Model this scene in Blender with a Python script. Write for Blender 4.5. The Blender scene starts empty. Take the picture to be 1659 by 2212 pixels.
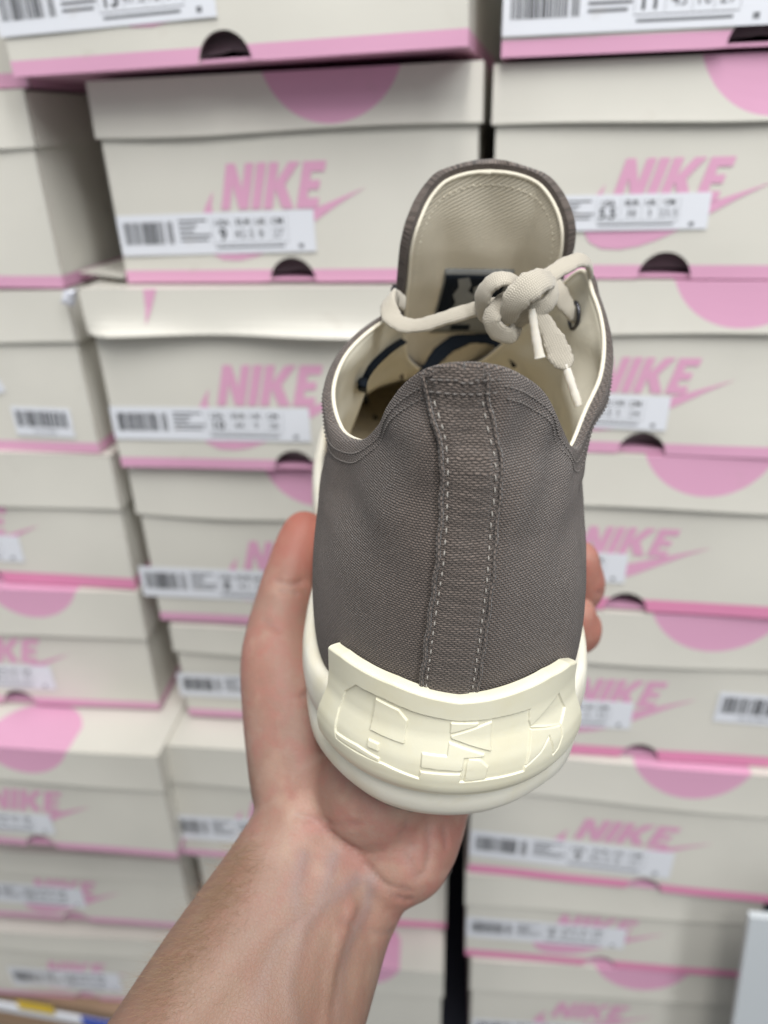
import bpy, bmesh, math, random
import numpy as np
from mathutils import Vector, Matrix
from mathutils.bvhtree import BVHTree
rad = math.radians
SC = bpy.context.scene
COL = SC.collection
random.seed(7)
rng = np.random.default_rng(5)

# ------------------------------------------------------------------ camera
CAM = np.array([0.0, 0.0, 1.50])
YAW, PITCH, ROLL, FPX = rad(10.579), rad(26.97), rad(-1.6186), 1624.4


def cam_axes(yaw):
    f = np.array([-math.sin(yaw) * math.cos(PITCH), math.cos(yaw) * math.cos(PITCH), -math.sin(PITCH)])
    r = np.array([math.cos(yaw), math.sin(yaw), 0.0])
    u = np.cross(r, f)
    c, s = math.cos(ROLL), math.sin(ROLL)
    return c * r + s * u, -s * r + c * u, f


CR, CU, CF = cam_axes(YAW)
cd = bpy.data.cameras.new('camera')
cam = bpy.data.objects.new('camera', cd)
COL.objects.link(cam)
cam.matrix_world = Matrix(((CR[0], CU[0], -CF[0], CAM[0]), (CR[1], CU[1], -CF[1], CAM[1]),
                           (CR[2], CU[2], -CF[2], CAM[2]), (0, 0, 0, 1)))
cd.sensor_fit = 'VERTICAL'
cd.sensor_height = 36.0
cd.lens = FPX / 2212 * 36.0
cd.clip_start = 0.01
cd.clip_end = 50
cd.dof.use_dof = True
cd.dof.focus_distance = 0.190
cd.dof.aperture_fstop = cd.lens / 3.0
SC.camera = cam

# ------------------------------------------------------------------ world and lamps
wd = bpy.data.worlds.new('World')
SC.world = wd
wd.use_nodes = True
wd.node_tree.nodes['Background'].inputs[0].default_value = (0.93, 0.97, 1.0, 1)
wd.node_tree.nodes['Background'].inputs[1].default_value = 0.36


def area(name, loc, target, sx, sy, power, color):
    ld = bpy.data.lights.new(name, 'AREA')
    ld.shape = 'RECTANGLE'
    ld.size, ld.size_y = sx, sy
    ld.energy = power
    ld.color = color
    o = bpy.data.objects.new(name, ld)
    COL.objects.link(o)
    o.location = loc
    o.rotation_euler = (Vector(target) - Vector(loc)).to_track_quat('-Z', 'Y').to_euler()
    return o


area('ceiling_lamp', (0.10, -0.40, 3.0), (0.0, 0.2, 1.2), 0.35, 1.6, 35, (1.0, 0.98, 0.95))
area('ceiling_lamp', (1.1, -0.9, 3.0), (0.0, 0.35, 1.0), 0.35, 1.6, 31, (0.96, 0.98, 1.0))
area('ceiling_lamp', (-1.6, -0.9, 3.0), (0.0, 0.35, 1.0), 0.35, 1.6, 4, (0.96, 0.98, 1.0))

SC.view_settings.view_transform = 'Standard'
SC.view_settings.look = 'None'
SC.view_settings.exposure = 0.0
SC.view_settings.gamma = 1.0
SC.render.engine = 'CYCLES'
SC.cycles.use_denoising = True
SC.cycles.max_bounces = 8

# ------------------------------------------------------------------ materials


class NT:
    def __init__(s, name):
        m = bpy.data.materials.new(name)
        m.use_nodes = True
        s.m = m
        s.t = m.node_tree
        s.b = s.t.nodes['Principled BSDF']

    def n(s, typ, **kw):
        nd = s.t.nodes.new(typ)
        for k, v in kw.items():
            if k.startswith('i_'):
                key = k[2:]
                nd.inputs[int(key) if key.isdigit() else key.replace('_', ' ')].default_value = v
            else:
                setattr(nd, k, v)
        return nd

    def l(s, a, b):
        s.t.links.new(a, b)

    def coord(s, kind='Object', scale=(1, 1, 1), rot=(0, 0, 0)):
        tc = s.n('ShaderNodeTexCoord')
        mp = s.n('ShaderNodeMapping')
        mp.inputs['Scale'].default_value = scale
        mp.inputs['Rotation'].default_value = rot
        s.l(tc.outputs[kind], mp.inputs[0])
        return mp.outputs[0]

    def ramp(s, fac, stops):
        r = s.n('ShaderNodeValToRGB')
        e = r.color_ramp.elements
        while len(e) < len(stops):
            e.new(0.5)
        for k, (p, c) in enumerate(stops):
            e[k].position = p
            e[k].color = tuple(c) + (1,) if len(c) == 3 else c
        s.l(fac, r.inputs[0])
        return r.outputs[0]

    def math(s, op, a, b=0.0, c=None):
        nd = s.n('ShaderNodeMath', operation=op)
        for k, v in enumerate((a, b) if c is None else (a, b, c)):
            if hasattr(v, 'links'):
                s.l(v, nd.inputs[k])
            else:
                nd.inputs[k].default_value = v
        return nd.outputs[0]

    def mix(s, fac, a, b, mode='MIX'):
        nd = s.n('ShaderNodeMix', data_type='RGBA', blend_type=mode)
        for sock, v in ((nd.inputs[0], fac), (nd.inputs[6], a), (nd.inputs[7], b)):
            if hasattr(v, 'links'):
                s.l(v, sock)
            elif isinstance(v, (int, float)):
                sock.default_value = v
            else:
                sock.default_value = tuple(v) + (1,)
        return nd.outputs[2]

    def bump(s, h, strength=0.5, dist=0.001, prev=None):
        b = s.n('ShaderNodeBump')
        b.inputs['Strength'].default_value = strength
        b.inputs['Distance'].default_value = dist
        s.l(h, b.inputs['Height'])
        if prev is not None:
            s.l(prev, b.inputs['Normal'])
        return b.outputs[0]

    def set(s, color=None, rough=None, normal=None, spec=None, **kw):
        for key, v in (('Base Color', color), ('Roughness', rough), ('Normal', normal), ('Specular IOR Level', spec)):
            if v is None:
                continue
            if hasattr(v, 'links'):
                s.l(v, s.b.inputs[key])
            elif key == 'Base Color':
                s.b.inputs[key].default_value = tuple(v) + (1,)
            else:
                s.b.inputs[key].default_value = v
        for k, v in kw.items():
            s.b.inputs[k.replace('_', ' ')].default_value = v
        return s.m


def m_card(name, col, rough=0.5, var=0.06):
    t = NT(name)
    co = t.coord('Object')
    n1 = t.n('ShaderNodeTexNoise', i_Scale=9.0, i_Detail=4.0)
    t.l(co, n1.inputs['Vector'])
    n2 = t.n('ShaderNodeTexNoise', i_Scale=420.0, i_Detail=2.0)
    t.l(co, n2.inputs['Vector'])
    dk = tuple(c * (1 - var) for c in col)
    lt = tuple(min(1, c * (1 + var * 0.6)) for c in col)
    c = t.ramp(n1.outputs[0], [(0.3, dk), (0.7, lt)])
    n3 = t.n('ShaderNodeTexNoise', i_Scale=35.0, i_Detail=6.0, i_Roughness=0.7)
    t.l(co, n3.inputs['Vector'])
    scuff = t.ramp(n3.outputs[0], [(0.62, (0, 0, 0)), (0.76, (1, 1, 1))])
    c = t.mix(t.math('MULTIPLY', scuff, 0.22), c, (0.42, 0.36, 0.30))
    return t.set(c, rough, t.bump(n2.outputs[0], 0.15, 0.0003), 0.45)


CREAM = m_card('cream_cardboard', (0.675, 0.655, 0.59), 0.36)
CREAM_IN = m_card('grey_board_inside', (0.52, 0.49, 0.44), 0.8)
PINK = m_card('pink_print', (0.70, 0.37, 0.53), 0.42, 0.03)
HOTPINK = m_card('warm_pink_print', (0.74, 0.27, 0.45), 0.42, 0.03)
STICKER = m_card('white_sticker_paper', (0.74, 0.76, 0.81), 0.55, 0.02)
INK = m_card('black_ink', (0.035, 0.037, 0.042), 0.5, 0.0)
INKG = m_card('grey_ink', (0.16, 0.165, 0.18), 0.5, 0.0)
BROWN = m_card('brown_cardboard', (0.34, 0.23, 0.15), 0.8)
NAVY = m_card('dark_panel', (0.012, 0.014, 0.022), 0.6, 0.0)
PAPER = m_card('mauve_wrapping_paper', (0.34, 0.25, 0.28), 0.7, 0.2)
WALLM = m_card('dark_backing', (0.05, 0.052, 0.06), 0.7, 0.1)
BOARD = m_card('pale_blue_plastic', (0.60, 0.64, 0.67), 0.35, 0.02)
YEL = m_card('yellow_tag', (0.75, 0.52, 0.04), 0.5, 0.0)
BLU = m_card('blue_tag', (0.05, 0.10, 0.50), 0.5, 0.0)
FLOORM = m_card('floor_tiles', (0.30, 0.29, 0.28), 0.5)


def m_canvas(name, col, bump=1.0, fu=990.0, fv=1620.0):
    t = NT(name)
    uv = t.coord('UV')
    # short sideways yarn floats, every row shifted by half a step
    wob = t.n('ShaderNodeTexNoise', i_Scale=420.0, i_Detail=2.0)
    t.l(uv, wob.inputs['Vector'])
    add = t.n('ShaderNodeMix', data_type='VECTOR')
    add.inputs[0].default_value = 0.0007
    t.l(uv, add.inputs[4])
    t.l(wob.outputs['Color'], add.inputs[5])
    sp = t.n('ShaderNodeSeparateXYZ')
    t.l(add.outputs[1], sp.inputs[0])
    vv = t.math('MULTIPLY', sp.outputs[1], fv)
    row = t.math('FLOOR', vv)
    uu = t.math('ADD', t.math('MULTIPLY', sp.outputs[0], fu), t.math('MULTIPLY', row, 0.5))
    cell = t.n('ShaderNodeCombineXYZ')
    t.l(t.math('FLOOR', uu), cell.inputs[0])
    t.l(row, cell.inputs[1])
    wn = t.n('ShaderNodeTexWhiteNoise', noise_dimensions='2D')
    t.l(cell.outputs[0], wn.inputs['Vector'])
    hu = t.math('POWER', t.math('ABSOLUTE', t.math('SINE', t.math('MULTIPLY', uu, math.pi))), 0.6)
    hv = t.math('POWER', t.math('ABSOLUTE', t.math('SINE', t.math('MULTIPLY', vv, math.pi))), 0.7)
    h = t.math('MULTIPLY', t.math('MULTIPLY', hu, hv), t.math('ADD', 0.70, t.math('MULTIPLY', wn.outputs[0], 0.35)))
    big = t.n('ShaderNodeTexNoise', i_Scale=55.0, i_Detail=4.0)
    t.l(t.coord('Object'), big.inputs['Vector'])
    shade = t.ramp(h, [(0.10, tuple(c * 0.22 for c in col)), (0.50, col), (0.92, tuple(c * 1.8 for c in col))])
    c = t.mix(t.math('MULTIPLY', big.outputs[0], 0.35), shade, tuple(x * 1.25 for x in col))
    fz = t.n('ShaderNodeTexNoise', i_Scale=2600.0, i_Detail=2.0)
    t.l(uv, fz.inputs['Vector'])
    hh = t.math('ADD', h, t.math('MULTIPLY', fz.outputs[0], 0.35))
    return t.set(c, 0.92, t.bump(hh, 1.0 * bump, 0.0005), 0.2, Sheen_Weight=0.25, Sheen_Roughness=0.5)


GREY = m_canvas('taupe_grey_canvas', (0.112, 0.089, 0.076))
GREYS = m_canvas('taupe_grey_tape', (0.115, 0.093, 0.080), 1.0, 700.0, 1750.0)


def m_twill(name, col, stain=0.5, lines=True, colamp=0.12):
    t = NT(name)
    uv = t.coord('UV', rot=(0, 0, rad(-28)))
    w = t.n('ShaderNodeTexWave', wave_type='BANDS', bands_direction='Y', i_Scale=270.0, i_Distortion=0.25)
    w.inputs['Detail Scale'].default_value = 3.0
    t.l(uv, w.inputs['Vector'])
    fz = t.n('ShaderNodeTexNoise', i_Scale=2500.0, i_Detail=2.0)
    t.l(uv, fz.inputs['Vector'])
    h = t.math('ADD', t.math('MULTIPLY', w.outputs[0], 1.0 if lines else 0.0), t.math('MULTIPLY', fz.outputs[0], 0.7))
    ob = t.coord('Object')
    n1 = t.n('ShaderNodeTexNoise', i_Scale=60.0, i_Detail=5.0)
    t.l(ob, n1.inputs['Vector'])
    st = t.ramp(n1.outputs[0], [(0.55, (0, 0, 0)), (0.75, (1, 1, 1))])
    c = t.mix(t.math('MULTIPLY', st, stain), col, tuple(x * 0.62 for x in col))
    c = t.mix(t.math('MULTIPLY', w.outputs[0], colamp if lines else 0.0), c, tuple(x * 0.6 for x in col))
    return t.set(c, 0.92, t.bump(h, 0.5, 0.0004), 0.2)


LINING = m_twill('cream_twill_lining', (0.72, 0.66, 0.535), 0.35, True, 0.9)
LINING2 = m_twill('cream_soft_lining', (0.60, 0.565, 0.465), 0.55, False)
EDGE = m_twill('cream_binding', (0.74, 0.69, 0.57), 0.1, False)
INSOLE = m_twill('footbed_foam', (0.60, 0.51, 0.36), 0.4, False)
THREAD = m_twill('light_grey_thread', (0.36, 0.34, 0.31), 0.1, False)
THREADD = m_twill('dark_grey_thread', (0.17, 0.155, 0.145), 0.1, False)
DARKF = m_twill('black_woven_label', (0.005, 0.008, 0.013), 0.0, False)
LABG = m_twill('grey_woven_label', (0.20, 0.205, 0.20), 0.1, False)


def m_lace():
    t = NT('natural_cotton_lace')
    uv = t.coord('UV', scale=(1, 1, 1))
    sx = t.n('ShaderNodeSeparateXYZ')
    t.l(uv, sx.inputs[0])
    u = t.math('MULTIPLY', sx.outputs[0], 11500.0)
    v = t.math('MULTIPLY', t.math('ABSOLUTE', t.math('SINE', t.math('MULTIPLY', sx.outputs[1], 1900.0))), 3.2)
    a = t.math('SINE', t.math('ADD', u, v))
    b = t.math('SINE', t.math('MULTIPLY', sx.outputs[1], 9000.0))
    h = t.math('ADD', t.math('MULTIPLY', a, 0.35), t.math('MULTIPLY', b, 0.25))
    fz = t.n('ShaderNodeTexNoise', i_Scale=1800.0, i_Detail=3.0)
    t.l(t.coord('Object'), fz.inputs['Vector'])
    n1 = t.n('ShaderNodeTexNoise', i_Scale=150.0, i_Detail=3.0)
    t.l(t.coord('Object'), n1.inputs['Vector'])
    hh = t.math('ADD', h, fz.outputs[0])
    c = t.ramp(h, [(0.0, (0.40, 0.365, 0.30)), (0.55, (0.63, 0.585, 0.50))])
    c = t.mix(t.math('MULTIPLY', n1.outputs[0], 0.35), c, (0.52, 0.47, 0.39))
    return t.set(c, 0.9, t.bump(hh, 0.6, 0.00022), 0.2, Sheen_Weight=0.3)


LACE = m_lace()


def m_rubber(name, col, dirt=0.3, rough=0.42, sss=0.05):
    t = NT(name)
    ob = t.coord('Object')
    n1 = t.n('ShaderNodeTexNoise', i_Scale=45.0, i_Detail=5.0, i_Roughness=0.6)
    t.l(ob, n1.inputs['Vector'])
    n2 = t.n('ShaderNodeTexNoise', i_Scale=700.0, i_Detail=3.0, i_Roughness=0.7)
    t.l(ob, n2.inputs['Vector'])
    c = t.mix(t.math('MULTIPLY', t.ramp(n1.outputs[0], [(0.45, (0, 0, 0)), (0.75, (1, 1, 1))]), dirt), col,
              (col[0] * 0.90, col[1] * 0.84, col[2] * 0.66))
    sp = t.ramp(n2.outputs[0], [(0.74, (0, 0, 0)), (0.80, (1, 1, 1))])
    c = t.mix(t.math('MULTIPLY', sp, dirt * 0.8), c, (0.30, 0.28, 0.24))
    r = t.math('ADD', rough - 0.06, t.math('MULTIPLY', n1.outputs[0], 0.14))
    t.b.inputs['Subsurface Radius'].default_value = (1, 0.8, 0.5)
    return t.set(c, r, t.bump(n2.outputs[0], 0.10, 0.0002), 0.4, Subsurface_Weight=sss, Subsurface_Scale=0.002)


PATCH = m_rubber('cream_rubber', (0.745, 0.715, 0.56), 0.45, 0.36)
SOLE = m_rubber('off_white_rubber', (0.76, 0.735, 0.635), 0.7, 0.42)
TREAD = m_rubber('dirty_outsole', (0.20, 0.205, 0.175), 0.9, 0.9)
AGLET = m_rubber('clear_aglet_plastic', (0.72, 0.68, 0.60), 0.05, 0.12, 0.2)
METAL = NT('dark_metal').set((0.10, 0.10, 0.11), 0.3, Metallic=1.0)
TISSUE = m_rubber('white_tissue', (0.80, 0.82, 0.90), 0.0, 0.7)

# ------------------------------------------------------------------ mesh helpers


def mesh_obj(name, verts, faces, mats, parent=None, smooth=True, uvs=None, fm=None, auto=None):
    me = bpy.data.meshes.new(name)
    me.from_pydata([tuple(map(float, v)) for v in verts], [], [tuple(map(int, f)) for f in faces])
    for m in (mats if isinstance(mats, (list, tuple)) else [mats]):
        me.materials.append(m)
    if fm is not None:
        me.polygons.foreach_set('material_index', np.asarray(fm, dtype=np.int32))
    if smooth:
        me.polygons.foreach_set('use_smooth', np.ones(len(me.polygons), dtype=bool))
    if uvs is not None:
        lay = me.uv_layers.new(name='UVMap')
        idx = np.zeros(len(me.loops), dtype=np.int32)
        me.loops.foreach_get('vertex_index', idx)
        lay.data.foreach_set('uv', np.asarray(uvs, dtype=np.float32)[idx].ravel())
    if auto is not None:
        me.set_sharp_from_angle(angle=rad(auto))
    me.update()
    o = bpy.data.objects.new(name, me)
    COL.objects.link(o)
    if parent is not None:
        o.parent = parent
    return o


def tag(o, label=None, cat=None, group=None, kind=None):
    for k, v in (('label', label), ('category', cat), ('group', group), ('kind', kind)):
        if v:
            o[k] = v
    return o


def empty(name, M=None, loc=None):
    o = bpy.data.objects.new(name, None)
    o.empty_display_size = 0.02
    COL.objects.link(o)
    if M is not None:
        o.matrix_world = M
    if loc is not None:
        o.location = loc
    return o


def grid_faces(nr, nc, wrap=False, base=0):
    f = []
    for i in range(nr - 1):
        for j in range(nc if wrap else nc - 1):
            k = (j + 1) % nc
            f.append((base + i * nc + j, base + i * nc + k, base + (i + 1) * nc + k, base + (i + 1) * nc + j))
    return f


def cr_eval(P, t, closed=False):
    """Catmull-Rom through the rows of P at parameters t (in index units)."""
    P = np.asarray(P, float)
    n = len(P)
    t = np.asarray(t, float)
    i = np.floor(t).astype(int)
    if not closed:
        i = np.clip(i, 0, n - 2)
    f = (t - i)[:, None]

    def g(k):
        return P[k % n] if closed else P[np.clip(k, 0, n - 1)]
    a, b, c, d = g(i - 1), g(i), g(i + 1), g(i + 2)
    return 0.5 * (2 * b + (c - a) * f + (2 * a - 5 * b + 4 * c - d) * f ** 2 + (3 * b - a - 3 * c + d) * f ** 3)


def sdf_poly(px, py, poly):
    """signed distance, negative inside"""
    poly = np.asarray(poly, float)
    d = np.full(px.shape, 1e9)
    inside = np.zeros(px.shape, bool)
    n = len(poly)
    for k in range(n):
        a, b = poly[k], poly[(k + 1) % n]
        e = b - a
        wx, wy = px - a[0], py - a[1]
        tt = np.clip((wx * e[0] + wy * e[1]) / (e @ e + 1e-12), 0, 1)
        d = np.minimum(d, (wx - tt * e[0]) ** 2 + (wy - tt * e[1]) ** 2)
        c = ((a[1] > py) != (b[1] > py)) & (px < (b[0] - a[0]) * (py - a[1]) / (b[1] - a[1] + 1e-15) + a[0])
        inside ^= c
    d = np.sqrt(d)
    return np.where(inside, -d, d)


def box_geo(V, F, x0, x1, y0, y1, z0, z1):
    b = len(V)
    V += [(x0, y0, z0), (x1, y0, z0), (x1, y1, z0), (x0, y1, z0), (x0, y0, z1), (x1, y0, z1), (x1, y1, z1), (x0, y1, z1)]
    F += [(b, b + 3, b + 2, b + 1), (b + 4, b + 5, b + 6, b + 7), (b, b + 1, b + 5, b + 4), (b + 1, b + 2, b + 6, b + 5),
          (b + 2, b + 3, b + 7, b + 6), (b + 3, b, b + 4, b + 7)]


# ------------------------------------------------------------------ the setting
V, F = [], []
box_geo(V, F, -3, 3, -3, 3, -0.05, 0.0)
tag(mesh_obj('floor', V, F, FLOORM, smooth=False), kind='structure')
V, F = [], []
box_geo(V, F, -1.6, 1.6, 0.90, 0.94, 0.0, 2.6)
tag(mesh_obj('wall', V, F, WALLM, smooth=False), 'dark wall seen through the gaps behind the box stacks', 'wall')

# ------------------------------------------------------------------ shoe boxes
WY = 0.46          # distance from the camera to the fronts of the stacks
DEPTH = 0.33


def text_geo(s, size, bold=0.0):
    cu = bpy.data.curves.new('t', 'FONT')
    cu.body = s
    cu.size = size
    cu.offset = bold
    cu.align_x = 'CENTER'
    cu.align_y = 'CENTER'
    cu.resolution_u = 2
    o = bpy.data.objects.new('t', cu)
    COL.objects.link(o)
    dg = bpy.context.evaluated_depsgraph_get()
    me = bpy.data.meshes.new_from_object(o.evaluated_get(dg))
    vs = [tuple(v.co) for v in me.vertices]
    fs = [tuple(p.vertices) for p in me.polygons]
    bpy.data.objects.remove(o)
    bpy.data.curves.remove(cu)
    bpy.data.meshes.remove(me)
    return vs, fs


_tc = {}


def tgeo(s, size, bold=0.0):
    k = (s, size, bold)
    if k not in _tc:
        _tc[k] = text_geo(*k)
    return _tc[k]


LET = dict(
    N=[[(0, 0), (.2, 0), (.2, .55), (.42, 0), (.63, 0), (.63, 1), (.43, 1), (.43, .45), (.2, 1), (0, 1)]],
    I=[[(.70, 0), (.91, 0), (.91, 1), (.70, 1)]],
    K=[[(.98, 0), (1.19, 0), (1.19, .44), (1.42, 0), (1.68, 0), (1.40, .52), (1.66, 1), (1.41, 1), (1.19, .58), (1.19, 1), (.98, 1)]],
    E=[[(1.74, 0), (2.22, 0), (2.22, .22), (1.95, .22), (1.95, .40), (2.18, .40), (2.18, .60), (1.95, .60), (1.95, .78), (2.24, .78), (2.24, 1), (1.74, 1)]])
SWOOSH = [(3.3, .42), (2.7, .08), (2.15, -.28), (1.6, -.64), (1.1, -.92), (.7, -1.08), (.3, -1.16), (-.1, -1.14), (-.38, -.98),
          (-.52, -.72), (-.54, -.42), (-.46, -.12), (-.32, .16), (-.14, .42), (-.22, .1), (-.2, -.2), (-.06, -.45), (.2, -.56), (.6, -.55), (1.2, -.36),
          (1.8, -.14), (2.5, .12)]


def logo_mesh(parent, x0, z0, h, sx, warp):
    bm = bmesh.new()

    def poly(pts, y):
        vs = [bm.verts.new((x0 + p[0] * h * sx, y + warp(x0 + p[0] * h * sx, z0 + p[1] * h), z0 + p[1] * h)) for p in pts]
        f = bm.faces.new(vs)
        return f
    for k in LET:
        for pl in LET[k]:
            poly([(p[0] + .24 * p[1], p[1]) for p in pl], -0.0005)
    poly(SWOOSH, -0.00035)
    bm.normal_update()
    bmesh.ops.triangulate(bm, faces=bm.faces[:])
    me = bpy.data.meshes.new('printed_logo')
    bm.to_mesh(me)
    bm.free()
    me.materials.append(PINK)
    o = bpy.data.objects.new('printed_logo', me)
    COL.objects.link(o)
    o.parent = parent
    return o


def sticker(parent, x0, z0, w, h, rot, size='9', scale=1.0, barcode_only=False):
    """white label, ink is a sub-part; local frame: x right, z up, y towards the back of the box"""
    M = Matrix.Translation((x0, -0.0011, z0)) @ Matrix.Rotation(-rot, 4, 'Y')
    V, F = [], []
    box_geo(V, F, 0, w, 0, 0.0002, 0, h)
    s = mesh_obj('size_label', V, F, STICKER, parent, smooth=False)
    s.matrix_local = M
    V, F, fm = [], [], []

    def rect(a, b, c, d, m=0):
        n = len(V)
        V.extend([(a, -0.00015, c), (b, -0.00015, c), (b, -0.00015, d), (a, -0.00015, d)])
        F.append((n, n + 1, n + 2, n + 3))
        fm.append(m)

    def txt(st, cx, cz, sz, bold=0.0, m=0):
        vs, fs = tgeo(st, round(sz, 5), bold)
        n = len(V)
        V.extend([(cx + v[0], -0.00015, cz + v[1]) for v in vs])
        for f in fs:
            F.append(tuple(n + i for i in f))
            fm.append(m)
    if barcode_only:
        x = 0.06 * w
        while x < 0.92 * w:
            b = random.choice([.0006, .001, .0016]) * scale
            rect(x, x + b, .32 * h, .86 * h)
            x += b + random.choice([.0005, .0008, .0012]) * scale
        txt('196152 8843', w * .5, .16 * h, .16 * h, 0, 1)
    else:
        u = w / 0.13
        x = 0.004 * u
        while x < 0.031 * u:
            b = random.choice([.0004, .0007, .0011]) * u
            rect(x, x + b, .27 * h, .82 * h)
            x += b + random.choice([.0003, .0005, .0008]) * u
        x = 0.0335 * u
        for k in range(4):
            rect(x, x + .0006 * u, .27 * h, .82 * h)
            x += .0011 * u
        for k, wd_ in enumerate((.019, .012, .010, .021, .019)):
            zz = .80 * h - k * .12 * h
            rect(.0415 * u, (.0415 + wd_) * u, zz, zz + .055 * h, 1)
        x = .0385 * u
        cols = {'13': ('47.5', '12', '31'), '9': ('42.5', '8', '27'), '11': ('45', '10', '29'), '5.5': ('38', '5', '23.5'),
                '6': ('38.5', '5', '24'), '8': ('41', '7', '26'), '10': ('44', '9', '28'), '7': ('40', '6', '25')}[size]
        cxs = (.0705, .0845, .0955, .1065)
        for c, st in zip(cxs, ('USA', 'EUR', 'UK', 'CM')):
            txt(st, c * u, .75 * h, .215 * h, .00010, 0)
        txt(size, cxs[0] * u, .46 * h, .42 * h, .00022, 0)
        for c, st in zip(cxs[1:], cols):
            txt(st, c * u, .46 * h, .30 * h, .00004, 1)
        for c in (.0635, .078, .0905, .1005, .1125):
            rect(c * u, (c + .0002) * u, .28 * h, .88 * h, 1)
        rect(.0635 * u, .1125 * u, .24 * h, .255 * h, 1)
        rect(.065 * u, .110 * u, .13 * h, .18 * h, 1)
        rect(.119 * u, .122 * u, .10 * h, .20 * h, 1)
    o = mesh_obj('label_print', V, F, [INK, INKG], s, smooth=False, fm=fm)
    return s


def shoe_box(label, x, z, w, h, hl, prot=0.0, yaw=0.0, roll=0.0, anchor='L', circ=None, logo=True, lab=None, hole=.113, flare=.0012,
             strip=PINK, label2=None, logo_s=1.0, lidfront=0.0, seed=0, lid_top_color=None, curl=0.0, dr=.041, dz=.014):
    """anchor corner (x, z) is the bottom corner of the front face; circ is the world x of the pink disc"""
    r_ = random.Random(seed)
    e = empty('shoe_box')
    tag(e, label, 'shoe box', 'stacked shoe boxes')
    sc = w / 0.24
    ax = 0 if anchor == 'L' else w
    M = Matrix.Translation((x, WY - prot, CAM[2] + z)) @ Matrix.Rotation(yaw, 4, 'Z') @ Matrix.Rotation(-roll, 4, 'Y') @ Matrix.Translation((-ax, 0, 0))
    e.matrix_world = M
    # --- body: front panel with a thumb hole, walls, floor
    bt = h - 0.006
    zs = 0.0075 if strip is PINK else 0.0098  # warm pink strips painted taller to include their reflection on the glossy card
    hr = 0.0145
    hc = hole * sc
    xs = set(np.round(np.linspace(0, w, 21), 5).tolist())
    for k in range(25):
        xs.add(round(hc - hr * math.cos(math.pi * k / 24), 5))
    xs = sorted(xs)
    ph = r_.uniform(0, 6)

    def warp(xx, zz):
        return 0.0003 * math.sin(xx * 24 + ph) * math.sin(zz / h * 3.0) + 0.0002 * math.sin(xx * 61 + ph * 2 + zz * 50)
    V, F, fm = [], [], []
    cols = []
    nz = 9
    for xx in xs:
        q = hr * hr - (xx - hc) ** 2
        zb = (math.sqrt(q) * 1.0 + 0.0) if q > 1e-9 else 0.0
        m = max(zb, zs)
        zl = [zb, m] + [m + (bt - m) * k / nz for k in range(1, nz + 1)]
        c = []
        for zz in zl:
            V.append((xx, warp(xx, zz), zz))
            c.append(len(V) - 1)
        for zz in zl:
            V.append((xx, warp(xx, zz) + 0.0018, zz))
        cols.append((c, zb))
    n = nz + 2
    for a, b in zip(cols[:-1], cols[1:]):
        for k in range(n - 1):
            if k == 0 and V[a[0][1]][2] - V[a[0][0]][2] < 1e-6 and V[b[0][1]][2] - V[b[0][0]][2] < 1e-6:
                continue
            F.append((a[0][k], b[0][k], b[0][k + 1], a[0][k + 1]))
            fm.append(1 if k == 0 else 0)
            F.append((a[0][k] + n, a[0][k + 1] + n, b[0][k + 1] + n, b[0][k] + n))
            fm.append(2)
        F.append((a[0][0], a[0][0] + n, b[0][0] + n, b[0][0]))
        fm.append(1 if a[1] == 0 and b[1] == 0 else 2)
    for sx, x0, x1 in ((0, 0.0, 0.0018), (1, w - 0.0018, w)):
        for z0, z1, mi in ((0, zs, 1), (zs, bt, 3)):
            k = len(F)
            box_geo(V, F, x0, x1, 0.0019, DEPTH, z0, z1)
            fm += [mi] * 6
    box_geo(V, F, 0.0019, w - 0.0019, DEPTH - .0018, DEPTH, 0, bt)
    fm += [0] * 6
    box_geo(V, F, 0.0019, w - 0.0019, 0.002, DEPTH - .002, 0.0004, 0.002)
    fm += [4] * 6
    # folded wrapping paper seen through the thumb hole
    if hole > 0:
        pv = []
        for i in range(7):
            for j in range(9):
                a, b = i / 6, j / 8
                pv.append((.006 + (w - .012) * b, .012 + .020 * a + .003 * math.sin(b * 17 + ph + a * 4), .004 + .034 * a + .002 * math.sin(b * 23 + a * 5 + ph)))
        mesh_obj('wrapping_paper', pv, grid_faces(7, 9), PAPER, e)
    mesh_obj('box_body', V, F, [CREAM, strip, CREAM_IN, CREAM, PINK], e, smooth=False, fm=fm)
    # --- lid
    o_ = 0.0022
    V, F, fm = [], [], []
    zt = h
    tilt = r_.uniform(-.0016, .0016)
    R0 = dr
    cz = dz   # disc centre above the lid's top front edge
    cx = (M.inverted() @ Vector((circ, WY - prot, 0))).x if circ is not None else -9
    xs = set(np.round(np.linspace(-o_, w + o_, 31), 5).tolist())
    rr = math.sqrt(R0 * R0 - cz * cz)
    for k in range(41):
        q = cx - R0 * math.cos(math.pi * k / 40)
        if -o_ < q < w + o_:
            xs.add(round(q, 5))
    for q in (cx - rr, cx + rr):
        if -o_ < q < w + o_:
            xs.add(round(q, 5))
    xs = sorted(xs)
    nlo, nup = 7, 4

    def fy(xx, dz):   # dz below the lid top
        t = dz / hl
        ed = 4 * (xx / w) * (1 - xx / w)
        return -o_ - lidfront - flare * t * t * (0.5 + ed) - curl * t ** 6 * (0.6 + .4 * math.sin(xx * 45 + 1)) * min(1, ed * 6) + 0.0004 * math.sin(xx * 37 + ph)

    def fz(xx, dz):
        return zt - dz + 0.0011 * math.sin(xx * 26 + ph) * (dz / hl) + tilt * (xx / w - .5) + curl * .35 * math.sin(xx * 22) * (dz / hl)
    rows = []
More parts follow.
